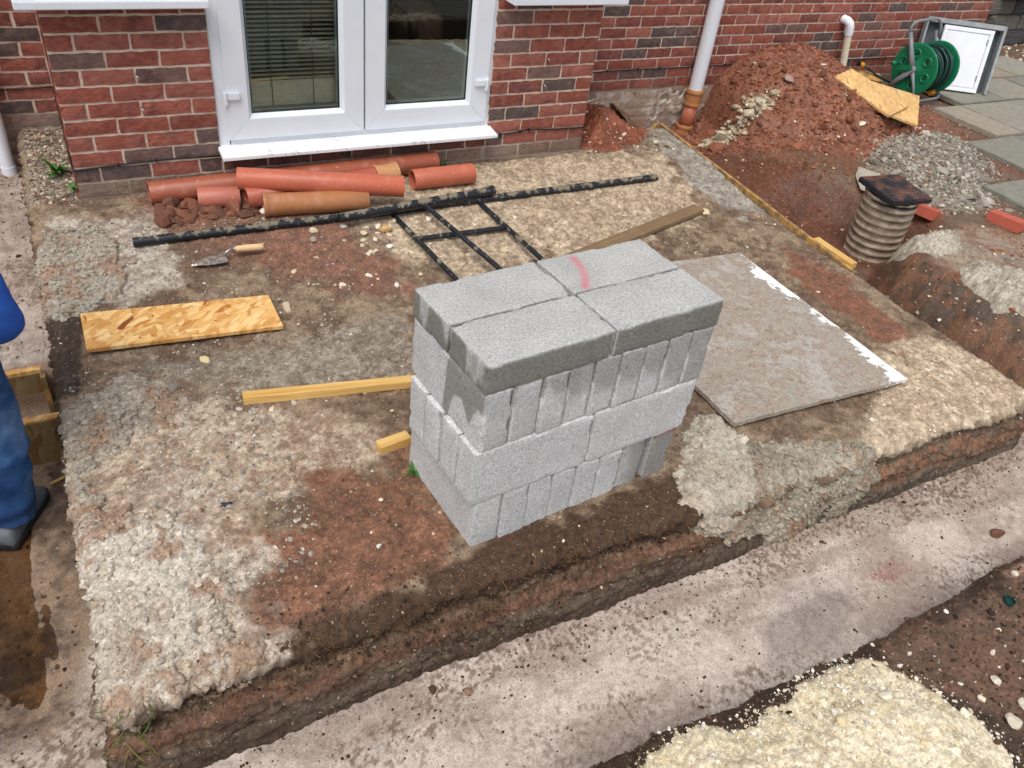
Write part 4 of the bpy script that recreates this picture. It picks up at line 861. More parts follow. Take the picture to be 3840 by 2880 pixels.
# bay windows over the side piers: sill, frame, glass
for x0, x1, xs0, xs1 in ((.0, .665, -.085, .668), (2.157, 2.822, 2.185, 2.905)):
    q = MB(); q.box(((xs0 + xs1) / 2, -.03, .818), (xs1 - xs0, .17, .034)); s_ = q.build('window_sill', M['upvc'], house, bevel=.004)
    q = MB()
    for cx_, cz_, sx_, sz_ in (((x0 + x1) / 2, .87, x1 - x0, .07), ((x0 + x1) / 2, 2.06, x1 - x0, .07), (x0 + .035, 1.465, .07, 1.12), (x1 - .035, 1.465, .07, 1.12)): q.box((cx_, .05, cz_), (sx_, .06, sz_))
    wf = q.build('window', M['upvc'], house, bevel=.003); q = MB(); q.box(((x0 + x1) / 2, .06, 1.465), (x1 - x0 - .14, .006, 1.12)); q.build('pane', M['glass'], wf)
# ---- French doors
def miter_frame(name, xa, xb, za, zb, wd, y0, y1, mat, parent, top=True):
    """four mitred profiles, front face at y0"""
    out = []
    P = [((xa, za), (xb, za), (xb - wd, za + wd), (xa + wd, za + wd)), ((xb, zb), (xa, zb), (xa + wd, zb - wd), (xb - wd, zb - wd)),
         ((xa, zb), (xa, za), (xa + wd, za + wd), (xa + wd, zb - wd)), ((xb, za), (xb, zb), (xb - wd, zb - wd), (xb - wd, za + wd))]
    for i, quad in enumerate(P):
        cx_ = sum(p[0] for p in quad) / 4; cz_ = sum(p[1] for p in quad) / 4
        qd = [(p[0] + (cx_ - p[0]) * .0, p[1]) for p in quad]
        # pull the mitre apart by half a millimetre
        g_ = .0006; dv = ((0, -g_), (0, g_), (-g_, 0), (g_, 0))[i]; dv = (dv[0] * -1 if i > 1 else 0, 0)
        q = MB(); q.add([(x_, y0, z_) for x_, z_ in qd] + [(x_, y1, z_) for x_, z_ in qd], [(0,1,2,3),(7,6,5,4),(0,4,5,1),(1,5,6,2),(2,6,7,3),(3,7,4,0)])
        out.append(q.build(name, mat, parent, bevel=.0022))
    return out
q = MB()
for cx_, sx_ in ((.6965, .058), (2.1395, .049)): q.box((cx_, .05, 1.135), (sx_, .07, 2.03))
q.box((1.4165, .05, .1365), (1.405, .07, .039)); q.box((1.4165, .05, 2.13), (1.405, .07, .04))
door = q.build('french_door', M['upvc'], house, bevel=.003)
for xa, xb, hx in ((.716, 1.4105, .7), (1.4205, 2.133, 2.131)):
    miter_frame('door_rail', xa, xb, .155, 2.105, .104, -.003, .06, M['upvc'], door)
    ga_, gb_, za_, zb_ = xa + .104, xb - .104, .259, 2.001
    # sloping glazing bead
    q = MB(); w_ = .018
    o4 = [(ga_, za_), (gb_, za_), (gb_, zb_), (ga_, zb_)]; i4 = [(ga_ + w_, za_ + w_), (gb_ - w_, za_ + w_), (gb_ - w_, zb_ - w_), (ga_ + w_, zb_ - w_)]
    q.add([(a_, -.0005, b_) for a_, b_ in o4] + [(a_, .024, b_) for a_, b_ in i4], [(i, (i + 1) % 4, 4 + (i + 1) % 4, 4 + i) for i in range(4)]); q.build('glazing_bead', M['upvc'], door)
    q = MB(); w2 = .005; j4 = [(a_ + s1 * w2, b_ + s2 * w2) for (a_, b_), (s1, s2) in zip(i4, ((1, 1), (-1, 1), (-1, -1), (1, -1)))]
    q.add([(a_, .0235, b_) for a_, b_ in i4] + [(a_, .027, b_) for a_, b_ in j4], [(i, (i + 1) % 4, 4 + (i + 1) % 4, 4 + i) for i in range(4)]); q.build('gasket', M['gasket'], door)
    q = MB(); q.box(((ga_ + gb_) / 2, .029, (za_ + zb_) / 2), (gb_ - ga_ - .03, .004, zb_ - za_ - .03)); q.build('pane', M['glass'], door)
    q = MB(); xl, xr, zl, zh = ga_ + w_ + .004, gb_ - w_ - .004, za_ + w_ + .004, zb_ - w_ - .004
    q.box(((xl + xr) / 2, .041, zl + .006), (xr - xl, .012, .012)); q.box((xl + .004, .041, (zl + zh) / 2), (.008, .012, zh - zl - .03)); q.box((xr - .005, .041, (zl + zh) / 2), (.010, .012, zh - zl - .03)); q.build('spacer_bar', M['bead'], door)
    sg = 1 if hx < 1 else -1
    for hz in (.375, 1.2, 1.95):
        q = MB(); q.box((hx + sg * .052, -.012, hz + .004), (.062, .018, .042)); h_ = q.build('hinge', M['upvc'], door, bevel=.006)
        q.v = []; q.f = []; q.lathe([(0, -.03), (.011, -.03), (.012, -.005), (.012, .03), (0, .03)], (hx + sg * .012, -.012, hz - .008), (0, 0, 1), 16); q.build('hinge_pin', M['upvc'], door, 'auto')
q = MB(); q.add([(.655, -.105, .094), (2.172, -.105, .094), (2.172, .02, .108), (.655, .02, .108), (.655, -.105, .112), (2.172, -.105, .112), (2.172, .02, .1285), (.655, .02, .1285)], [(3,2,1,0),(4,5,6,7),(0,1,5,4),(1,2,6,5),(2,3,7,6),(3,0,4,7)]); q.build('door_sill', M['sill'], house, bevel=.002)
# room behind the doors
q = MB(); q.add([(.1, .115, .05), (2.72, .115, .05), (2.72, 4.5, .05), (.1, 4.5, .05)], [(0,1,2,3)]); q.build('room_floor', M['carpet'], house)
q = MB(); q.add([(.1, .115, .05), (2.72, .115, .05), (2.72, 4.5, .05), (.1, 4.5, .05), (.1, .115, 2.3), (2.72, .115, 2.3), (2.72, 4.5, 2.3), (.1, 4.5, 2.3)], [(3,2,6,7),(0,3,7,4),(2,1,5,6),(4,7,6,5)]); q.build('room_wall', M['room'], house)
# ---- venetian blind behind the left door
bl = empty('venetian_blind', (1.05, .09, .27), 'cream venetian blind hanging behind the left door pane', 'blind')
q = MB(); n_ = 6
prof = [(-.0125 + .025 * i / n_, .0022 * math.sin(math.pi * i / n_)) for i in range(n_ + 1)]
q.add([(-.245, a_, b_) for a_, b_ in prof] + [(.245, a_, b_) for a_, b_ in prof], [(i, i + 1, n_ + 2 + i, n_ + 1 + i) for i in range(n_)]); s0 = q.build('slat', M['blind'], bl, True, local=True)
zs = [(.298 + .0165 * i, 1.15) for i in range(7)] + [(.42 + .021 * i, .16) for i in range(77)]; zs = [(.272, .2), (.280, .2)] + zs
for i, (zz, an) in enumerate(zs):
    o = s0 if i == 0 else s0.copy()
    if i: col.objects.link(o); o.parent = bl
    o.location = (rnd.uniform(-.002, .002), 0, zz - .27); o.rotation_euler = (an + rnd.uniform(-.05, .05), rnd.uniform(-.003, .003), 0)
for cx_ in (-.09, .12):
    q = MB(); q.tube([(1.05 + cx_, .077, .275), (1.05 + cx_, .077, 2.0)], .0022, 6); q.build('cord', M['cord'], bl)
# ---- black cable along the walls
cb = empty('black_cable', (1.4, -.006, .08), 'thin black cable clipped along the brick walls at ankle height', 'cable')
def cabl(pts): q = MB(); q.tube(pts, .0045, 8); q.build('cable_run', M['cable'], cb, True)
cabl([(-.9, .963, .12), (-.3, .963, .128), (-.12, .963, .13), (-.02, .963, .135), (-.007, .95, .135), (-.007, .5, .12), (-.007, .05, .078), (-.004, -.006, .072), (.03, -.007, .072), (.15, -.007, .078), (.27, -.007, .084), (.40, -.007, .089), (.55, -.007, .086), (.68, -.007, .084)])
cabl([(2.15, -.007, .070), (2.3, -.007, .073), (2.42, -.007, .083), (2.5, -.008, .080), (2.65, -.007, .074), (2.81, -.007, .072), (2.83, .0, .072)])
cabl([(2.85, .963, .05), (3.1, .963, .05), (3.35, .963, .054), (3.6, .963, .064), (3.9, .963, .066), (4.3, .963, .064), (4.6, .963, .066), (5.0, .963, .068), (5.6, .963, .06), (6.2, .963, .058), (7.0, .963, .056), (7.8, .963, .055)])
for cx_, cy_, cz_ in ((.19, 0, .081), (.36, 0, .088), (2.37, 0, .078), (2.43, 0, .084), (2.24, 0, .072), (3.62, .972, .065), (3.9, .972, .067), (4.1, .972, .066), (4.75, .972, .067)):
    q = MB(); q.box((cx_, cy_ - .009, cz_), (.007, .012, .013)); q.tube([(cx_, cy_ - .002, cz_ + .008), (cx_, cy_ - .017, cz_ + .008)], .0025, 6); q.build('clip', M['black'], cb)
# ---- pipes on the house
dp = empty('downpipe', (4.45, .90, -.5), 'white downpipe with terracotta collars running into the ground at the main wall', 'pipe')
def ring(rad, z0, h, mat, name, cx=4.45, cy=.9, prof=None, parent=dp, oc=None):
    q = MB(); q.lathe(prof or [(rad - .006, 0), (rad, 0), (rad, h), (rad - .006, h)], (cx, cy, z0), (0, 0, 1), 32); return q.build(name, mat, parent, 'auto', oc=oc)
ring(.055, -.09, 2.7, M['upvc'], 'pipe')
OR = L4(188, 92, 56); OT = L4(190, 122, 60)
ring(0, -.21, 0, M['pipe'], 'collar', prof=[(.058, 0), (.066, 0), (.068, .01), (.066, .02), (.063, .022), (.063, .09), (.070, .098), (.070, .12), (.066, .126), (.056, .126)], oc=OT)
q = MB(); q.tube([(4.45, .9, -.20), (4.44, .895, -.30), (4.42, .885, -.38)], .055, 28); q.build('pipe', M['pipe'], dp, True, oc=OR)
q = MB(); q.lathe([(.056, -.05), (.064, -.05), (.064, .03), (.070, .035), (.070, .055), (.066, .06), (.055, .06)], (4.415, .885, -.42), (.06, .03, 1), 32); q.build('collar', M['pipe'], dp, 'auto', oc=OT)
q = MB(); q.tube([(4.41, .88, -.45), (4.40, .86, -.60)], .055, 28); q.build('pipe', M['pipe'], dp, True, oc=OR)
lp = empty('downpipe', (-.315, .90, -.35), 'white waste pipe ending above the left trench against the far wall', 'pipe')
ring(.036, -.28, 2.8, M['upvc'], 'pipe', -.315, .9, parent=lp); ring(.039, -.35, .09, M['upvc'], 'collar', -.315, .9, parent=lp)
ov = empty('overflow_pipe', (6.04, .88, -.02), 'cream plastic overflow pipe with white elbow standing against the brick wall', 'pipe')
M['cream'] = m_flat('cream_pvc', L4(222, 214, 188), .4)
q = MB(); q.tube([(6.05, .89, -.12), (5.955, .90, .32)], .03, 20); q.build('pipe', M['cream'], ov, 'auto')
q = MB(); q.tube([(5.962, .90, .29), (5.95, .90, .345), (5.94, .905, .375), (5.93, .925, .39), (5.925, .99, .395)], [.036, .036, .035, .035, .035], 20); q.build('elbow', M['upvc'], ov, 'auto')

# ================================================================== BLOCK STACK
TH = .0835; SO = np.array([.86, -2.557, -.213]); ct_, st_ = math.cos(TH), math.sin(TH)
DRIP = [(-.02, .66), (.21, .66), (.225, .44), (.205, .385), (.19, .44), (.165, .53), (.12, .55), (.085, .50), (.07, .475), (.055, .53), (.03, .575), (-.02, .56)]
def block(lay, c, d, label, ang=0.0, oc=.0, seed=0):
    """c centre and d size in stack axes; a solid block with worn, rounded arrises"""
    step = .0115; Vs = []; Fs = []; n0 = 0; h = np.array(d) / 2; rd = .0024
    for ax in range(3):
        for sg in (-1, 1):
            u, v = [i for i in range(3) if i != ax]; nu, nv = max(2, int(d[u] / step)), max(2, int(d[v] / step))
            gu = np.linspace(-h[u], h[u], nu + 1); gv = np.linspace(-h[v], h[v], nv + 1); U_, V_ = np.meshgrid(gu, gv)
            p = np.zeros((U_.size, 3)); p[:, u] = U_.ravel(); p[:, v] = V_.ravel(); p[:, ax] = sg * h[ax]
            f, _ = gridfaces(nu + 1, nv + 1); flip = (sg > 0) == (ax == 1)
            Fs.append((f[:, ::-1] if flip else f) + n0); Vs.append(p); n0 += len(p)
    p = np.concatenate(Vs); F = np.concatenate(Fs)
    inner = np.clip(p, -(h - rd), h - rd); v = p - inner; ln = np.linalg.norm(v, axis=1, keepdims=True); nrm = v / np.maximum(ln, 1e-9); pr = inner + nrm * rd
    e = np.sort(h - np.abs(p), 1)[:, 1]                       # distance to nearest arris
    q = p + np.array(c) + seed * 3.7
    nn = fbm(q[:, 0], q[:, 1], q[:, 2], 60, 3, 700); n2 = fbm(q[:, 0], q[:, 1], q[:, 2], 18, 3, 710)
    chip = sst(.010, .0, e) * (.0030 * np.abs(nn) + .014 * np.clip(n2 - .16, 0, 1))
    pr = pr - nrm * chip[:, None] - (p / h * chip[:, None] * .6) + nrm * (nn * .0009)[:, None]
    ca, sa = math.cos(ang), math.sin(ang); s = c[0] + pr[:, 0] * ca - pr[:, 1] * sa; t = c[1] + pr[:, 0] * sa + pr[:, 1] * ca; z = c[2] + pr[:, 2]
    W_ = np.stack([SO[0] + ct_ * s - st_ * t, SO[1] + st_ * s + ct_ * t, SO[2] + z], 1)
    # damp stains, paint mark, soil smear
    ns = fbm(s, t, z, 9, 3, 720); damp = np.zeros(len(s)); dk = np.full(len(s), .72); front = nrm[:, 1] < -.4; left = nrm[:, 0] < -.4; top = nrm[:, 2] > .6; right = nrm[:, 0] > .4
    if lay == 1:
        damp[:] = .75; damp[top] = .22 + .3 * np.clip(ns[top], 0, 1)
        dry = .5 + .30 * fbm(s, t * 3.5, z * .6, 9, 2, 731) * 2.2 + (.70 - z) * -2.5
        damp[left] = np.clip(.5 + (.62 - dry[left]) * 1.2 , 0, 1); damp[(left & (s > .03)) | (right & (s < .85))] = .2; damp[z > .741] = .25
    elif lay == 2:
        zr = z - .43; lim = np.interp(s, [0, .2, .25, .45, .6, .7, .9], [.30, .22, .10, .11, .12, .06, -.05]) + .05 * ns
        damp[front] = np.clip(.5 + (zr - lim)[front] / .10 * .5, 0, 1) * .9; damp[right] = .8
        dk[front] = .5; damp[front & (s < .2)] = .5; dk[front & (s < .2)] = .35
        sdv = polysd(t, z, DRIP); damp[left] = np.clip(.5 + sdv[left] / .03, 0, 1)
    elif lay == 3:
        sdv = polysd(t, z, DRIP); damp[left] = np.clip(.5 + sdv[left] / .03, 0, 1); damp[right] = .4
    else:
        dk[front] = .6; damp[front] = .2 + .5 * sst(.5, .75, s[front])
    cap = np.hypot(1, 1) * 0
    a_ = np.array([.572, .405]); b_ = np.array([.500, .240]); pa = np.stack([s, t], 1) - a_; ba = b_ - a_
    tt = np.clip((pa @ ba) / (ba @ ba), 0, 1); mid = .018 * np.sin(tt * math.pi); dist = np.linalg.norm(pa - tt[:, None] * ba - np.stack([mid, 0 * mid], 1), axis=1)
    paint = np.where(top & (lay == 1), np.clip(.5 + (.020 - dist) / .045, 0, .95), 0)
    dirt = np.where((lay == 4) & (s > .74) & (z > .19), .62, .05)
    o3 = np.array(W_.mean(0)); o3[2] = W_[:, 2].min()
    me = npmesh('concrete_block', W_ - o3, F, M['block'], None, True, {'damp': damp, 'dk': dk, 'paint': paint, 'dirt': dirt})
    bm = bmesh.new(); bm.from_mesh(me); bmesh.ops.remove_doubles(bm, verts=bm.verts, dist=.0004); bm.to_mesh(me); bm.free(); me.set_sharp_from_angle(angle=R(26))
    o = bpy.data.objects.new('concrete_block', me); link(o); o.location = o3; k = 1.09 - oc * 1.1; o.color = (k, k * .995, k * (.985 - .15 * oc), 1)
    return tag(o, label, 'block', 'grey concrete blocks of the stack')
ORD = ['first', 'second', 'third', 'fourth', 'fifth', 'sixth', 'seventh', 'eighth', 'ninth']; sd_i = 0
for s_, t_c, nm, a_ in ((.2195, .1075, 'front left', .004), (.667, .109, 'front right', -.003), (.217, .3275, 'rear left', .006), (.664, .327, 'rear right, with a red paint mark', -.002)):
    sd_i += 1; block(1, (s_, t_c, .6955), (.44, .214, .10), 'flat grey concrete block on top of the stack, ' + nm, a_, .27, sd_i)
ed = [0, .099, .200, .296, .391, .489, .586, .684, .785, .882]
for i in range(9):
    sd_i += 1; wd = ed[i + 1] - ed[i] - (.005 if i in (0, 1, 6) else .0022)
    block(2, (ed[i] + wd / 2 + .001, .22 + rnd.uniform(-.004, .003), .5375), (wd, .438, .2135), ORD[i] + ' upright block end from the left in the second row of the stack', rnd.uniform(-.003, .003), rnd.uniform(.0, .06), sd_i)
for j, (ta, tb) in enumerate(((.0, .100), (.103, .203), (.212, .3130), (.3134, .415))):
    for i in range(2):
        sd_i += 1; block(3, (-.013 + .22 + .444 * i, (ta + tb) / 2 - .004, .3225), (.44, tb - ta - .002, .2135), 'block laid on edge in the third row, %s from the front, %s half' % (ORD[j], ('left', 'right')[i]), rnd.uniform(-.003, .003), rnd.uniform(.0, .05), sd_i)
ed4 = [.012, .115, .213, .309, .405,   .502, .612, .737]; w4 = [.098, .096, .094, .094, .094, .097, .098, .098]
for i in range(8):
    sd_i += 1; block(4, (ed4[i] + w4[i] / 2, .216 + (.006, .0, .003, .005, 0, .002, .01, .004)[i], .1065), (w4[i], .438, .2135), ORD[i] + ' upright block end from the left in the bottom row of the stack', (0, .0, .002, 0, 0, 0, -.01, .012)[i], rnd.uniform(.0, .06) + (.08 if i > 5 else 0), sd_i)

# ================================================================== THINGS ON THE PLATEAU
def pipe_thing(p0, p1, rad, colr, label, socket=None, hollow=.006, name='drain_pipe', socket_col=None, rim=0):
    p0, p1 = Vector(p0), Vector(p1); L = (p1 - p0).length; ax = (p1 - p0)
    t = empty(name, p0, label, 'pipe', 'loose drainage pipes in front of the doors')
    q = MB(); r0 = rad; ri = rad - hollow
    prof = [(ri, 0), (r0 - .001, 0), (r0, .002), (r0, L - .002), (r0 - .001, L), (ri, L)]
    if rim: prof = [(ri, 0), (r0 + .006, 0), (r0 + .007, .004), (r0 + .007, .016), (r0 + .003, .022), (r0 + .003, .05), (r0, .07), (r0, L - .002), (r0 - .001, L), (ri, L)]
    q.lathe(prof, p0, ax, 36, True); q.build('pipe', M['pipe'], t, 'auto', oc=colr)
    if socket:
        q = MB(); a_, b_ = socket; q.lathe([(r0 + .001, a_), (r0 + .011, a_), (r0 + .013, a_ + .006), (r0 + .013, a_ + .012), (r0 + .008, a_ + .016), (r0 + .008, b_ - .02), (r0 + .013, b_ - .016), (r0 + .013, b_ - .002), (r0 + .011, b_), (r0 - .004, b_)], p0, ax, 36); q.build('socket', M['pipe'], t, 'auto', oc=socket_col)
    return t
pipe_thing((.296, -.085, -.040), (1.815, -.058, -.030), .055, L4(168, 76, 44), 'long brown-orange drain pipe lying closest to the wall under the doors')
pipe_thing((.702, -.163, .028), (1.487, -.395, .004), .055, L4(206, 96, 64), 'orange drain pipe lying diagonally on top of the other pipes')
pipe_thing((.508, -.155, -.058), (.702, -.186, -.058), .052, L4(206, 112, 90), 'short pinkish drain pipe offcut half sunk in red soil')
pipe_thing((.72, -.232, -.047), (1.52, -.145, -.040), .050, L4(188, 84, 62), 'drain pipe under the others ending in a tan socket', (.70, .83), socket_col=L4(206, 148, 92))
pipe_thing((1.605, -.225, -.047), (1.967, -.225, -.045), .055, L4(204, 98, 66), 'short orange drain pipe lying apart on the right with its open end showing')
pipe_thing((.785, -.307, -.056), (1.301, -.372, -.060), .055, L4(186, 118, 66), 'tan drain pipe with rimmed end at the front of the pipe pile', rim=1)
o = MB().tube([(.166, -.432, -.106), (1.144, -.436, -.106), (3.129, -.415, -.108)], .0215, 20).build('scaffold_pole', M['muddy'], None, 'auto'); o.color = (1, 1, 1, .13)
tag(o, 'long mud-splashed black pole lying across the soil from trowel to plinth', 'pole')
tr_ = empty('trestle', (1.55, -.46, -.10), 'black steel trestle lying flat with bars running under the block stack', 'trestle')
def bar(p, q_, rr, nm): o = MB().tube([p, q_], rr, 16).build(nm, M['muddy'], tr_, 'auto'); o.color = (1, 1, 1, .04 if nm != 'head_tube' else .14); return o
bar((1.107, -.503, -.074), (2.005, -.425, -.062), .0245, 'head_tube'); bar((1.40, -.36, -.115), (1.56, -1.80, -.185), .0135, 'leg'); bar((1.566, -.457, -.068), (1.84, -1.80, -.172), .0135, 'leg'); bar((1.90, -.33, -.110), (2.05, -1.75, -.185), .0135, 'leg'); bar((1.435, -.696, -.138), (1.948, -.706, -.138), .0135, 'brace')
# trowel
tw = empty('trowel', (.5, -.63, -.13), 'bucket trowel with pale wooden handle lying on the soil near the black pole', 'trowel')
q = MB(); tip = Vector((.375, -.648, -.140)); heel = Vector((.529, -.633, -.128)); ax = (heel - tip).normalized(); sd_ = Vector((-ax.y, ax.x, 0)); pts = []
for k in range(13):
    u = k / 12; wv = .040 * min(1, math.sin(min(u * 1.6, 1) * math.pi / 2)) if u < .999 else .038
    for sgn in (-1, -.5, 0, .5, 1): pts.append(tip + (heel - tip) * u + sd_ * wv * sgn + Vector((0, 0, .004 * (1 - sgn * sgn) + .003 * math.sin(u * 5))))
n = len(pts); pts += [p - Vector((0, 0, .0018)) for p in pts]; F_ = [(r0 * 5 + c0, r0 * 5 + c0 + 1, (r0 + 1) * 5 + c0 + 1, (r0 + 1) * 5 + c0) for r0 in range(12) for c0 in range(4)]
q.add(pts, F_ + [tuple(n + i for i in f[::-1]) for f in F_]); q.build('blade', M['trowel'], tw, True)
q = MB(); q.tube([(.522, -.632, -.122), (.535, -.630, -.105), (.552, -.622, -.100), (.572, -.618, -.102)], .005, 10); q.build('tang', M['steel'], tw, True)
q = MB(); q.lathe([(0, 0), (.0115, 0), (.0115, .012), (0, .012)], (.566, -.618, -.102), (1, 0, -.02), 16); q.build('ferrule', M['steel'], tw, 'auto')
q = MB(); q.lathe([(0, .01), (.012, .01), (.0145, .03), (.0165, .06), (.0155, .10), (.0165, .125), (.013, .137), (0, .14)], (.566, -.618, -.102), (1, 0, -.06), 20); q.build('handle', M['handle'], tw, True)
# boards
def slabq(name, P, th, mat, label, cat, group=None, bev=.001):
    P = [Vector(p) for p in P]; nrm = (P[1] - P[0]).cross(P[2] - P[0]).normalized()
    if nrm.z < 0: nrm = -nrm
    c0 = sum(P, Vector()) / 4; ex = (P[1] - P[0]).normalized(); ey = nrm.cross(ex); Mx = Matrix((ex, ey, nrm)).transposed()
    loc = [Mx.transposed() @ (p - c0) for p in P]
    q = MB(); q.add([p for p in loc] + [p - Vector((0, 0, th)) for p in loc], [(0,1,2,3),(7,6,5,4),(0,4,5,1),(1,5,6,2),(2,6,7,3),(3,7,4,0)])
    o = q.build(name, mat, None, bevel=bev); o.matrix_world = Matrix.Translation(c0) @ Mx.to_4x4(); return tag(o, label, cat, group)
slabq('strand_board', [(-.105, -1.117, -.172), (.640, -1.184, -.176), (.637, -.957, -.158), (-.102, -.884, -.152)], .018, M['osb'], 'golden strand board offcut lying flat on the soil at left', 'board')
o = MB(); o.prism([(.53, -1.03), (.565, -1.02), (.58, -1.045), (.565, -1.075), (.53, -1.065)], -.1655, -.1645)
def timber(name, p0, p1, w_, h_, mat, label, cat='timber', group=None, roll=0):
    p0, p1 = Vector(p0), Vector(p1); d = p1 - p0; q = MB(); q.box((0, 0, 0), (d.length, w_, h_)); o = q.build(name, mat, None, bevel=.0015)
    ex = d.normalized(); ey = Vector((0, 0, 1)).cross(ex).normalized(); ez = ex.cross(ey); Mx = Matrix((ex, ey, ez)).transposed()
    o.matrix_world = Matrix.Translation((p0 + p1) / 2) @ Mx.to_4x4() @ Matrix.Rotation(roll, 4, 'X'); return tag(o, label, cat, group)
timber('timber_batten', (.379, -1.588, -.188), (1.50, -1.795, -.186), .044, .034, M['wood'], 'yellow timber batten lying behind the stack, the longer visible one')
timber('timber_batten', (.752, -2.028, -.186), (.874, -2.012, -.186), .046, .042, M['wood'], 'short yellow timber end sticking out beside the left face of the stack')
timber('plank', (1.95, -1.08, -.195), (3.20, -.765, -.157), .085, .022, M['wood_wet'], 'muddy brown plank running from behind the stack to a cream stone')
slabq('slate_offcut', [(.985, -1.80, -.150), (1.05, -1.83, -.150), (1.07, -1.75, -.165), (1.00, -1.73, -.165)], .05, M['block'], 'small grey block offcut against the rear of the stack by the batten end', 'offcut')
# white-edged board
gx = np.linspace(0, 1, 90); gy = np.linspace(0, 1, 110); U_, V_ = np.meshgrid(gx, gy); U_ = U_.ravel(); V_ = V_.ravel()
c00, c10, c11, c01 = [np.array(p) for p in ((2.108, -2.40, -.165), (3.078, -2.44, -.168), (3.128, -1.235, -.186), (2.12, -1.17, -.186))]
def bil(u, v): return (c00 * ((1-u)*(1-v))[:, None] + c10 * (u*(1-v))[:, None] + c11 * (u*v)[:, None] + c01 * ((1-u)*v)[:, None])
P_ = bil(U_, V_); P_[:, 2] += .004 * fbm(U_, V_, U_ * 0, 4, 3, 801) + .0025 * fbm(U_, V_, U_ * 0, 28, 3, 802)
wid = np.interp(V_, [0, .03, .10, .2, .32, .45, .55, .7, .82, .93, 1], [.12, .10, .06, .03, .0, .02, .03, .07, .10, .03, .0]) + .07 * fbm(U_, V_, U_ * 0, 9, 3, 803)
clean = np.clip(.5 + (wid - (1 - U_)) / .12, 0, 1) * (1 - .6 * sst(.1, .35, fbm(U_, V_, U_ * 0, 12, 3, 804)) * sst(.02, .06, 1 - U_)); clean = np.maximum(clean, .62 * sst(.0085, .003, 1 - U_))
F_, _ = gridfaces(90, 110); n = len(P_); bot = P_ - [0, 0, .02]; idx = np.arange(n).reshape(110, 90)
rimi = np.concatenate([idx[0, :-1], idx[:-1, -1], idx[-1, :0:-1], idx[:0:-1, 0]]); SF = np.stack([np.roll(rimi, -1), rimi, rimi + n, np.roll(rimi, -1) + n], 1)
o = npobj('site_board', np.concatenate([P_, bot]), np.concatenate([F_, F_[:, ::-1] + n, SF]), M['mudboard'], None, True, None, {'clean': np.concatenate([clean, clean * 0 + .3])})
o.data.set_sharp_from_angle(angle=R(45)); tag(o, 'large mud-smeared flat board with a clean white right edge beside the stack', 'board')
# formwork along the right side of the plateau
timber('formwork_plank', (3.695, .33, -.155), (3.690, -1.58, -.277), .022, .13, M['wood_form'], 'long thin formwork plank edging the raised soil beside the chamber hole', 'plank')
timber('formwork_batten', (3.725, -1.22, -.205), (3.73, -1.52, -.212), .05, .035, M['wood'], 'short yellow batten on the formwork edge nearest the chamber', 'timber')
timber('formwork_plank', (3.74, .50, -.30), (3.99, .72, -.33), .024, .14, M['wood_form'], 'short formwork plank wedged at the downpipe foot', 'plank')
# left trench shuttering
f1 = empty('formwork_board', (-.52, -1.05, -.48), 'strand board shutter with battens across the left trench, the farther one', 'board', 'strand board shutters in the left trench')
q = MB(); q.box((-.53, -1.05, -.385), (.50, .018, .195)); q.build('sheet', M['osb_dark'], f1, bevel=.001); q = MB(); q.box((-.278, -1.066, -.385), (.020, .045, .20)); q.build('batten', M['wood_form'], f1, bevel=.001); q = MB(); q.box((-.53, -1.046, -.276), (.50, .026, .020)); q.build('batten', M['osb'], f1, bevel=.001)
f2 = empty('formwork_board', (-.5, -1.36, -.48), 'strand board shutter across the left trench, the nearer one behind the person', 'board', 'strand board shutters in the left trench')
q = MB(); q.box((-.50, -1.36, -.385), (.56, .018, .20)); q.build('sheet', M['osb_dark'], f2, bevel=.001); q = MB(); q.box((-.50, -1.352, -.279), (.56, .03, .010)); q.build('batten', M['osb'], f2, bevel=.001)
timber('wood_sliver', (-.32, -1.50, -.47), (-.255, -1.475, -.468), .012, .006, M['wood'], 'thin wood sliver on the trench floor beside the shoe')

# ================================================================== RIGHT SIDE THINGS
def rh(x, y): return float(right_h(np.array([x]), np.array([y]))[0])
ch = empty('inspection_chamber', (4.38, -1.14, -.55), 'muddy ribbed inspection chamber standing in a hole under a black square cover', 'manhole')
prof = []; zc = 0.0
for i in range(11): prof += [(.152, zc), (.154, zc + .022), (.162, zc + .028), (.164, zc + .036), (.160, zc + .044), (.153, zc + .048)]; zc += .0492
q = MB(); q.lathe(prof + [(.13, zc)], (4.405, -1.125, -.56), (-.035, -.02, 1), 40); vv = np.array([tuple(p) for p in q.v]); cx2 = 4.405 - .035 * (vv[:, 2] + .56); cy2 = -1.125 - .02 * (vv[:, 2] + .56); dv = vv[:, :2] - np.stack([cx2, cy2], 1); rr2 = np.linalg.norm(dv, axis=1); mud = sst(-.1, .25, fbm(vv[:, 0], vv[:, 1], vv[:, 2], 9, 3, 881)); r3 = rr2 + mud * np.maximum(0, .1615 - rr2) * .9 + .003 * fbm(vv[:, 0], vv[:, 1], vv[:, 2], 40, 2, 882); r3 = np.where(rr2 > .14, r3, rr2); vv[:, 0] = cx2 + dv[:, 0] / rr2 * r3; vv[:, 1] = cy2 + dv[:, 1] / rr2 * r3; q.v = [tuple(p) for p in vv]; q.build('ribbed_riser', M['ringed'], ch, True, oc=L4(150, 134, 116))
cv = Matrix.Rotation(-.12, 3, 'Z') @ Matrix.Rotation(.06, 3, 'X'); q = MB(); q.box((4.38, -1.14, .0), (.315, .315, .035), cv); cvo = q.build('cover', M['cover'], ch, bevel=.006)
q = MB(); q.lathe([(.12, -.04), (.158, -.04), (.158, .0), (.12, .0)], (4.385, -1.14, -.018), (0, 0, 1), 36); q.build('cover_collar', M['black'], ch, 'auto')
q = MB()
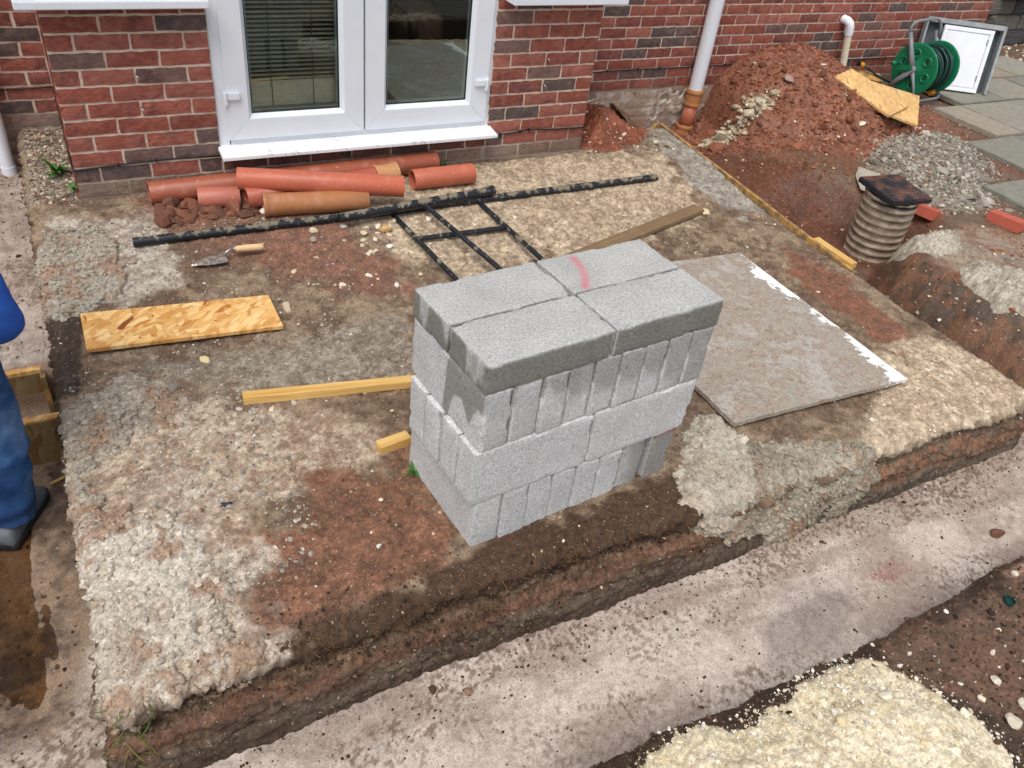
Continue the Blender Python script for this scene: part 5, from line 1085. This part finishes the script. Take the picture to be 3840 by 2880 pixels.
for i in range(11):
    for j in range(11): q.box(Vector((4.38, -1.14, .0)) + cv @ Vector((-.135 + .027 * i, -.135 + .027 * j, .0185)), (.018, .009, .003), cv @ Matrix.Rotation((i + j) % 2 * 1.57, 3, 'Z'))
tag(q.build('tread_pattern', M['cover'], cvo), kind='stuff')
for (c_, rz_, lb, tilt) in (((4.745, -1.135, rh(4.745, -1.135) + .045), 1.68, 'loose red brick leaning by the black chamber cover', .2), ((5.085, -1.49, rh(5.085, -1.49) + .025), 1.70, 'loose red brick with grey mortar on the bank at the right edge', .05)):
    q = MB(); q.box((0, 0, 0), (.215, .1025, .065)); o = q.build('brick', M['redbrick'], None, bevel=.003, jitter=.0008, oc=L4(186, 96, 78)); o.location = c_; o.rotation_euler = (tilt, .05, rz_); tag(o, lb, 'brick')
slabq('strand_board', [(5.80, -.16, -.075), (6.20, .20, .005), (5.66, .50, .105), (5.34, .20, .04)], .018, M['osb_pale'], 'lower of two pale strand boards lying on the soil heap', 'board')
slabq('strand_board', [(5.543, -.075, -.015), (5.89, .04, .005), (5.60, .455, .165), (5.36, .40, .135)], .018, M['osb_pale'], 'upper strand board with grey scuffs lying on the soil heap', 'board')
# hose reel
RZ = .10; hr = empty('hose_reel', (6.45, .52, -.12), 'green garden hose reel on a grey tubular frame against the house wall', 'hose reel', None, RZ)
HC = Vector((0, 0, .225))
def hl(x_, y_, z_): return HC + Vector((x_, y_, z_))
for dx, nm in ((0, 'disc'), (.32, 'disc')):
    q = MB(); q.lathe([(.0, -.012), (.05, -.012), (.06, -.004), (.15, -.004), (.19, -.012), (.205, -.008), (.210, 0), (.205, .010), (.19, .012), (.0, .010)], hl(dx, 0, 0), (1, 0, 0), 48); ds = q.build(nm, M['green'], hr, 'auto', local=True)
    for k in range(6):
        th = k * math.pi / 3 + .3; q = MB(); q.lathe([(.026, -.0005), (.030, -.006), (.036, -.006), (.040, -.0005)], hl(dx - .006, .125 * math.cos(th), .125 * math.sin(th)), (1, 0, 0), 24); q.build('dimple', M['green'], ds, True, local=True)
        q = MB(); q.box(hl(dx - .006, .125 * math.cos(th), .125 * math.sin(th)), (.006, .034, .010), Matrix.Rotation(th + 1.57, 3, 'X')); q.build('slot', M['gasket'], ds, local=True)
q = MB(); q.lathe([(.09, .01), (.09, .31)], hl(0, 0, 0), (1, 0, 0), 32); q.build('drum', M['green'], hr, True, local=True)
q = MB(); pts = []; hrn = random.Random(4); N_ = 16
for k in range(N_ * 22):
    th = 2 * math.pi * k / 22; u = (k / 22) / N_; ly = int(u * 2.6); xx = .03 + .26 * abs(((u * 2.6) % 2) - 1) + .012 * math.sin(th * .37 + ly) + .006 * math.sin(th * .5)
    rr_ = .128 + .019 * ly + .012 * math.sin(th * .21 + 1.3 * ly); pts.append(hl(xx, rr_ * math.cos(th), rr_ * math.sin(th)))
q.tube(pts, .0095, 8); q.build('hose', M['hose'], hr, True, local=True)
q = MB(); q.tube([hl(.13, .02, -.165), hl(.10, -.02, -.19), hl(.02, .10, -.20), hl(-.06, .16, -.205), hl(-.02, .24, -.20)], .0095, 10); q.build('hose', M['hose'], hr, True, local=True)
FR = [hl(-.03, .14, .24), hl(-.03, .15, .30), hl(-.015, .145, .335), hl(.03, .14, .35), hl(.27, .13, .36), hl(.32, .125, .34), hl(.345, .11, .29), hl(.345, .10, .22)]
q = MB(); q.tube(FR, .013, 12); q.build('handle', M['greyp'], hr, True, local=True)
for dx in (-.03, .345):
    q = MB(); q.tube([hl(dx, .14, .26), hl(dx, .07, .13), hl(dx, 0, 0)], [.016, .02, .028], 12); q.build('upright', M['greyp'], hr, True, local=True)
    q = MB(); q.tube([hl(dx, 0, 0), hl(dx, .09, -.11), hl(dx, .17, -.215)], [.03, .022, .014], 12); q.build('leg', M['greyp'], hr, True, local=True)
    q = MB(); q.tube([hl(dx, 0, 0), hl(dx, -.06, -.10), hl(dx, -.115, -.215)], [.02, .012, .011], 12); q.build('leg', M['greyp'], hr, True, local=True)
    q = MB(); q.lathe([(0, -.02), (.03, -.02), (.034, 0), (.03, .015), (0, .015)], hl(dx, 0, 0), (1, 0, 0), 24); q.build('hub', M['greyp'], hr, True, local=True)
q = MB(); q.tube([hl(-.03, -.115, -.215), hl(.02, -.14, -.222), hl(.29, -.14, -.222), hl(.345, -.115, -.215)], .011, 10); q.build('foot_bar', M['greyp'], hr, True, local=True)
q = MB(); q.tube([hl(-.03, .17, -.215), hl(.345, .17, -.215)], .011, 10); q.build('foot_bar', M['greyp'], hr, True, local=True)
q = MB(); q.box(hl(-.062, .065, -.005), (.02, .15, .05), Matrix.Rotation(-.35, 3, 'X')); cr = q.build('crank', M['green'], hr, bevel=.008, local=True); q = MB(); q.tube([hl(-.07, .125, .02), hl(-.14, .13, .022)], [.014, .018], 14); q.build('crank_grip', M['green'], hr, True, local=True)
hg = empty('hose_gun', (6.80, .50, -.10), 'amber and black hose spray gun lying under the reel', 'spray gun')
q = MB(); q.lathe([(0, 0), (.02, 0), (.024, .05), (.018, .10), (.020, .17), (0, .18)], (6.72, .47, -.095), (1, .25, .12), 16); q.build('body', M['amber'], hg, 'auto'); q = MB(); q.lathe([(0, 0), (.026, 0), (.028, .03), (.028, .05), (0, .06)], (6.885, .512, -.075), (1, .25, .12), 16); q.build('nozzle', M['black'], hg, 'auto'); q = MB(); q.lathe([(0, 0), (.024, 0), (.030, .05), (.028, .06), (0, .06)], (6.90, .52, -.07), (1, .25, .25), 16); q.build('tip', M['amber'], hg, 'auto')
hk = empty('hose_connector', (6.26, .88, .02), 'small amber and black hose connector beside the overflow pipe', 'connector')
q = MB(); q.lathe([(0, 0), (.022, 0), (.022, .015), (0, .018)], (6.20, .89, .045), (1, -.15, -.2), 16); q.build('cap', M['black'], hk, 'auto'); q = MB(); q.lathe([(0, .014), (.018, .014), (.022, .035), (.020, .06), (0, .066)], (6.20, .89, .045), (1, -.15, -.2), 16); q.build('collar', M['amber'], hk, 'auto'); q = MB(); q.tube([(6.26, .88, .033), (6.31, .86, .01), (6.40, .82, -.04), (6.50, .76, -.08), (6.58, .70, -.10)], .0095, 10); q.build('hose_tail', M['hose'], hk, True)
timber('timber_offcut', (6.06, .93, -.045), (6.46, .82, -.085), .10, .06, M['wood_form'], 'amber timber offcut lying along the wall behind the strand boards', roll=.5)
# meter box leaning on the wall
B0 = Vector((7.06, .76, -.125)); sh = Vector((-.10, -.072, .0)); B0 += sh; bu = Vector((.38, -.23, 0)).normalized(); bv = (Vector((-.02, .17, .49))).normalized(); bv = (bv - bu * bv.dot(bu)).normalized(); bn_ = bu.cross(bv); Mx = Matrix((bu, bv, bn_)).transposed()
mbx = empty('meter_box', B0, 'white and grey meter box with its door leaning against the wall by the hose reel', 'meter box')
def bx(u0, u1, v0, v1, n0, n1): return (B0 + Mx @ Vector(((u0 + u1) / 2, (v0 + v1) / 2, (n0 + n1) / 2)), (u1 - u0, v1 - v0, n1 - n0), Mx)
q = MB(); q.box(*bx(-.16, .55, -.0, .57, -.085, -.075)); q.build('back_panel', M['boxdark'], mbx, bevel=.002)
for nm, arg in (('side_flange', (-.16, -.145, .0, .57, -.075, .0)), ('side_flange', (.525, .55, .0, .57, -.075, -.005)), ('top_flange', (-.145, .525, .53, .57, -.075, .0))):
    q = MB(); q.box(*bx(*arg)); q.build(nm, M['greym'], mbx, bevel=.003)
q = MB(); q.box(*bx(0, .445, 0, .52, -.02, -.004)); dr_ = q.build('door', M['whitep'], mbx, bevel=.004)
for arg in ((0, .445, 0, .035, -.004, .010), (0, .445, .485, .52, -.004, .010), (0, .035, .035, .485, -.004, .010), (.41, .445, .035, .485, -.004, .010)):
    q = MB(); q.box(*bx(*arg)); q.build('door_frame', M['whitep'], dr_, bevel=.003)
q = MB(); q.box(*bx(.038, .407, .038, .482, -.004, .006)); q.build('door_panel', M['whitep'], dr_, bevel=.003)
for vv in (.1, .4): q = MB(); q.box(*bx(.400, .412, vv, vv + .045, .006, .014)); q.build('hinge', M['greym'], dr_)
# paving slabs
SL = [(142,137,124),(130,128,116),(150,141,126),(146,132,114),(124,122,112)]
rows = [(-2.25, -1.64, 5.30, [.6, .75, .6, .6]), (-1.62, -1.03, 5.46, [.62, .78, .6, .6]), (-1.01, -.39, 6.11, [.60, .62, .75, .6]), (-.37, .27, 6.54, [.36, .86, .6, .6]), (.29, .80, 6.96, [.62, .62, .62]), (.82, 1.4, 7.9, [.6, .6])]
pv_lab = 'grey concrete paving slab of the patio at the right edge'
for (ya, yb, xs, ws) in rows:
    xx = xs
    for i, w_ in enumerate(ws):
        q = MB(); q.box((0, 0, 0), (w_ - .012, yb - ya - .012, .042)); o = q.build('paving_slab', M['slab'], None, bevel=.004, sub=2, jitter=.0012); o.location = (xx + w_ / 2, (ya + yb) / 2, -.158 + rnd.uniform(-.003, .003)); o.rotation_euler = (rnd.uniform(-.006, .006), rnd.uniform(-.006, .006), rnd.uniform(-.012, .012))
        o.color = (*[float(v_) for v_ in lin(rnd.choice(SL))], 1); tag(o, pv_lab, 'paving slab', 'patio paving slabs'); xx += w_
# stepped walling, planter
wl = empty('garden_wall', (9.6, 2.0, -.2), 'low stepped garden wall of dark grey blocks beyond the house corner', 'wall')
for t_i in range(3):
    for i in range(6):
        q = MB(); q.box((9.36 + t_i * .09 + i * .46 + (.2 if t_i % 2 else 0), 2.0 + t_i * .05 , -.11 + t_i * .155), (.45, .32, .15)); q.build('block', M['walling'], wl, bevel=.014, sub=1, jitter=.004, oc=L4(*rnd.choice([(92, 92, 90), (78, 78, 76), (104, 100, 92)])))
q = MB(); q.box((10.9, 1.98, .36), (2.9, .42, .05)); q.build('coping', M['walling'], wl, bevel=.01, oc=L4(98, 98, 98))
pl = empty('planter', (10.0, 2.05, .385), 'dark planter with green foliage on the garden wall', 'planter'); q = MB(); q.lathe([(0, 0), (.09, 0), (.12, .22), (.13, .22), (.13, .25), (.115, .25), (.11, .2), (0, .2)], (10.0, 2.05, .385), (0, 0, 1), 24); q.build('pot', M['greym'], pl, 'auto')
def leaves(name, parent, c, n, ln, wd, up, oc, seed):
    rr = random.Random(seed); q = MB()
    for i in range(n):
        th = rr.uniform(0, 6.28); d = Vector((math.cos(th), math.sin(th), rr.uniform(.2, up))); L = ln * rr.uniform(.6, 1.1); p = Vector(c); sd2 = Vector((-math.sin(th), math.cos(th), 0)); P_ = []
        for k in range(5):
            u = k / 4; wv = wd * math.sin(math.pi * min(.98, .12 + u * .86)); P_ += [p + sd2 * wv, p - sd2 * wv]; p = p + d.normalized() * L / 4; d.z -= .35
        q.add(P_, [(2 * k, 2 * k + 1, 2 * k + 3, 2 * k + 2) for k in range(4)])
    return q.build(name, M['leaf'], parent, True, oc=oc)
leaves('foliage', pl, (10.0, 2.05, .6), 60, .35, .03, 2.0, L4(84, 122, 54), 3)
fence = empty('fence_panel', (11, 2.6, -.2), 'dark close-boarded fence beyond the garden wall', 'fence')
for i in range(24): q = MB(); q.box((8.2 + i * .2, 2.75, .7), (.19, .02, 1.9)); q.build('board', M['dark'], fence)
for i, (c_, n_, ln, lb) in enumerate((((-.075, .32, -.08), 16, .10, 'small green weed in the pea gravel beside the bay corner'), ((-.02, .10, -.07), 9, .06, 'tiny green weed at the foot of the bay corner bricks'), ((1.88, -.02, -.085), 12, .055, 'small green weed against the wall between the pipe ends'), ((.835, -2.17, -.20), 12, .045, 'tiny green weed beside the left face of the block stack'), ((1.30, -.03, .03), 5, .05, 'small leaves under the door sill above the long pipe'))):
    t = empty('weed', c_, lb, 'weed'); leaves('leaf', t, c_, n_, ln, ln * .11, 2.2, L4(70, 118, 48), 30 + i)
# bottle-cap ring on the near bank
q = MB(); zb_ = bz(2.43, -3.44); q.lathe([(.014, 0), (.018, 0), (.019, .008), (.018, .016), (.0165, .016), (.0155, .006), (0, .005)], (2.43, -3.44, zb_), (.1, -.1, 1), 24); o = q.build('plastic_cap', M['hose'], None, 'auto'); tag(o, 'small green plastic cap lying open on the near bank', 'cap')

# ================================================================== PERSON in the left trench
ps = empty('person', (-.44, -1.69, FZ), 'person in blue top and jeans standing in the left trench, cut by the frame', 'person')
FD = Vector((.40, .917, 0)).normalized(); RD_ = Vector((FD.y, -FD.x, 0)); PC = Vector((-.515, -1.63, 0))
def pp(r, f, z): return PC + RD_ * r + FD * f + Vector((0, 0, FZ + z))
J = dict(pelvis=pp(0, 0, .92), waist=pp(0, .03, 1.06), chest=pp(0, .10, 1.28), neck=pp(0, .16, 1.46), head0=pp(0, .20, 1.54), head1=pp(0, .225, 1.63), head2=pp(0, .22, 1.71),
         rh=pp(.095, 0, .88), rk=pp(.105, .05, .48), ra=pp(.095, -.02, .09), lh=pp(-.095, 0, .88), lk=pp(-.12, .09, .48), la=pp(-.15, .04, .09),
         rs=pp(.14, .12, 1.37), re=pp(.24, .01, .90), rw=pp(.10, .24, .90), ls=pp(-.17, .12, 1.39), le=pp(-.25, .02, 1.10), lw=pp(-.10, .25, 1.05))
rad = dict(pelvis=.13, waist=.12, chest=.13, neck=.055, head0=.07, head1=.085, head2=.06, rh=.08, rk=.052, ra=.036, lh=.08, lk=.052, la=.036, rs=.055, re=.04, rw=.028, ls=.055, le=.04, lw=.028)
names = list(J); V_ = [J[k] for k in names]; Rr = [rad[k] for k in names]; ix = {k: i for i, k in enumerate(names)}
E_ = [(ix[a_], ix[b_]) for a_, b_ in (('pelvis', 'waist'), ('waist', 'chest'), ('chest', 'neck'), ('neck', 'head0'), ('head0', 'head1'), ('head1', 'head2'), ('pelvis', 'rh'), ('rh', 'rk'), ('rk', 'ra'), ('pelvis', 'lh'), ('lh', 'lk'), ('lk', 'la'), ('chest', 'rs'), ('rs', 're'), ('re', 'rw'), ('chest', 'ls'), ('ls', 'le'), ('le', 'lw'))]
for sgn, wn in ((1, 'rw'), (-1, 'lw')):
    wv = J[wn]; palm = wv + FD * .05 - RD_ * sgn * .035 + Vector((0, 0, -.01)); V_.append(palm); Rr.append(.03); pi_ = len(V_) - 1; E_.append((ix[wn], pi_))
    for k in range(5):
        off_ = Vector((0, 0, .03 - .019 * k)) if k else Vector((0, 0, .045)); ln = (.05, .075, .085, .078, .06)[k]; prev = pi_; p = palm + off_ * .8 + FD * .02
        for s_k in range(3):
            V_.append(p.copy()); Rr.append(.0095 - .001 * s_k); E_.append((prev, len(V_) - 1)); prev = len(V_) - 1; p = p + (FD * (.8 - .35 * s_k) - RD_ * sgn * (.35 + .35 * s_k) + (Vector((0, 0, .3)) if k == 0 else Vector())) * ln / 3
me = bpy.data.meshes.new('body'); me.from_pydata([tuple(v - WO[ps.name]) for v in V_], E_, []); bo = bpy.data.objects.new('body', me); link(bo, ps, WO[ps.name])
sk = bo.modifiers.new('skin', 'SKIN'); bo.modifiers.new('sub', 'SUBSURF').levels = 2; bo.modifiers['sub'].render_levels = 2; sk.use_smooth_shade = True
for i, v in enumerate(me.skin_vertices[0].data): v.radius = (Rr[i], Rr[i]); v.use_root = (i == 0)
me.materials.append(M['skin'])
def cloth(name, path, rads, mat, seed, amp=.006, fr=14, seg=40, squash=None, parent=ps):
    P = [Vector(p) for p in path]; dense = []; dr = []
    for i in range(len(P) - 1):
        a_ = P[max(i - 1, 0)]; b_ = P[i]; c_ = P[i + 1]; d_ = P[min(i + 2, len(P) - 1)]
        for k in range(14):
            u = k / 14; dense.append(.5 * ((2 * b_) + (c_ - a_) * u + (2 * a_ - 5 * b_ + 4 * c_ - d_) * u * u + (-a_ + 3 * b_ - 3 * c_ + d_) * u ** 3)); dr.append(rads[i] + (rads[i + 1] - rads[i]) * (u * u * (3 - 2 * u)))
    dense.append(P[-1]); dr.append(rads[-1]); q = MB(); q.tube(dense, dr, seg, False)
    V2 = np.array([tuple(v) for v in q.v]); C2 = np.repeat(np.array([tuple(v) for v in dense]), seg, 0); n_ = V2 - C2; n_ /= np.linalg.norm(n_, axis=1, keepdims=True)
    V2 = V2 + n_ * (amp * fbm(V2[:, 0], V2[:, 1], V2[:, 2] * 2.2, fr, 3, seed) + amp * .8 * np.sin(V2[:, 2] * 70 + 5 * fbm(V2[:, 0], V2[:, 1], V2[:, 2], 5, 2, seed + 4)) * sst(.1, .5, fbm(V2[:, 0], V2[:, 1], V2[:, 2], 6, 2, seed + 6)))[:, None]
    if squash is not None: V2 = squash(V2, C2)
    q.v = [tuple(v) for v in V2]; return q.build(name, mat, parent, True)
cloth('jeans', [pp(.085, 0, 1.0), pp(.095, .0, .86), pp(.095, .02, .68), pp(.108, .045, .48), pp(.105, .02, .28), pp(.092, -.02, .08)], [.115, .105, .095, .078, .076, .074], M['denim'], 901, .008, 8)
cloth('jeans', [pp(-.085, 0, 1.0), pp(-.10, .0, .86), pp(-.11, .03, .68), pp(-.12, .085, .48), pp(-.14, .06, .28), pp(-.15, .03, .08)], [.115, .105, .095, .078, .076, .074], M['denim'], 911)
cloth('shirt', [pp(0, -.0, .90), pp(0, .0, 1.0), pp(0, .05, 1.18), pp(0, .11, 1.36), pp(0, .145, 1.44)], [.18, .175, .165, .15, .075], M['shirt'], 921, .01, 7)
cloth('sleeve', [J['rs'] - RD_ * .05, pp(.15, .06, 1.13), pp(.235, .0, .93), pp(.225, .04, .85), pp(.10, .20, .88)], [.07, .062, .066, .066, .045], M['shirt'], 931, .010, 13)
cloth('sleeve', [J['ls'] + RD_ * .02, pp(-.22, .07, 1.26), pp(-.255, .01, 1.10), pp(-.235, .06, 1.03), pp(-.11, .22, 1.05)], [.08, .075, .072, .068, .045], M['shirt'], 941, .006, 10)
def shoe(ank, yaw_dir):
    d = yaw_dir.normalized(); s_ = Vector((d.y, -d.x, 0)); base = Vector((ank.x, ank.y, FZ - .004)); nm = []
    st = [(-.085, .030, .075), (-.07, .037, .085), (-.03, .038, .092), (.02, .040, .085), (.07, .046, .066), (.12, .049, .052), (.16, .045, .044), (.185, .032, .034), (.195, .012, .026)]
    q = MB(); sg = 20
    for f_k, w_k, h_k in st:
        for k in range(sg):
            th = 2 * math.pi * k / sg; cy = math.copysign(abs(math.cos(th)) ** .7, math.cos(th)); cz = math.sin(th); zz = .022 + (h_k - .022) * max(cz, 0) ** .8 if cz > 0 else .022 * (1 + cz * .9)
            q.v.append(tuple(base + d * f_k + s_ * w_k * cy + Vector((0, 0, zz))))
    n = len(st); q.f += [(i * sg + k, i * sg + (k + 1) % sg, (i + 1) * sg + (k + 1) % sg, (i + 1) * sg + k) for i in range(n - 1) for k in range(sg)] + [tuple(range(sg)), tuple((n - 1) * sg + k for k in range(sg))]
    so_ = q.build('shoe', M['shoe'], ps, True); q = MB(); out = []
    for sgn in (1, -1):
        for f_k, w_k, h_k in (st if sgn > 0 else st[::-1]): out.append(base + d * f_k + s_ * (w_k + .004) * sgn)
    q.prism([(p.x, p.y) for p in out], FZ - .003, FZ + .024); q.build('sole', M['sole'], so_, bevel=.003)
    q = MB()
    for k in range(4): c_ = base + d * (.03 + .028 * k) + Vector((0, 0, .088 - .008 * k)); q.tube([c_ - s_ * .03 - Vector((0, 0, .008)), c_, c_ + s_ * .03 - Vector((0, 0, .008))], .003, 6)
    q.tube([base + d * .03 + Vector((0, 0, .092)), base + d * .05 + s_ * .04 + Vector((0, 0, .10)), base + d * .085 + s_ * .035 + Vector((0, 0, .082)), base + d * .05 + s_ * .01 + Vector((0, 0, .090))], .0025, 6); q.build('lace', M['sole'], so_, True)
    q = MB(); q.tube([base + Vector((0, 0, .06)), base + Vector((0, 0, .16))], [.046, .043], 20); q.build('sock', M['sock'], ps, True)
shoe(pp(.092, -.02, 0), Vector((.42, .9, 0))); shoe(pp(-.15, .03, 0), Vector((.25, .95, 0)))
# head details: hair cap, ears, nose, eyes, mouth
hc = J['head1'] + Vector((0, 0, .02)); q = MB(); sgm = 24; ringz = 9
bm = bmesh.new(); bmesh.ops.create_uvsphere(bm, u_segments=24, v_segments=16, radius=1)
for v in bm.verts: v.co = Vector((v.co.x * .082, v.co.y * .098, v.co.z * .112))
Mh = Matrix((RD_, FD, Vector((0, 0, 1)))).transposed(); q.add([hc + Mh @ v.co for v in bm.verts], [tuple(v.index for v in f.verts) for f in bm.faces]); hd = q.build('head', M['skin'], ps, True)
hv = [v.co.copy() for v in bm.verts]; hf = [tuple(v.index for v in f.verts) for f in bm.faces if (f.calc_center_median().z > .035 or f.calc_center_median().y < -.01) and f.calc_center_median().z > -.06]; bm.free()
q = MB(); q.add([hc + Mh @ (v * 1.07) for v in hv], hf); q.build('hair', M['hair'], ps, True)
for sx in (-1, 1):
    q = MB(); q.lathe([(0, -.008), (.016, -.008), (.02, 0), (.016, .008), (0, .008)], hc + Mh @ Vector((sx * .083, -.005, -.01)), RD_, 14); q.build('ear', M['skin'], hd, True)
    q = MB(); q.lathe([(0, .0), (.011, .001), (.007, .006), (0, .008)], hc + Mh @ Vector((sx * .032, .086, .008)), FD, 12); q.build('eye', M['sole'], hd, True)
q = MB(); q.tube([hc + Mh @ Vector((0, .09, .01)), hc + Mh @ Vector((0, .108, -.02)), hc + Mh @ Vector((0, .095, -.032))], [.008, .014, .010], 10); q.build('nose', M['skin'], hd, True)
q = MB(); q.tube([hc + Mh @ Vector((-.024, .078, -.058)), hc + Mh @ Vector((0, .086, -.060)), hc + Mh @ Vector((.024, .078, -.058))], .005, 8); q.build('mouth', M['terr'], hd, True)
# flat tops never empty: make sure every loose mesh that is alone carries a kind or label
for ob in list(col.objects):
    if ob.type == 'MESH' and ob.parent is None and not ob.get('label') and not ob.get('kind'): ob['kind'] = 'stuff'
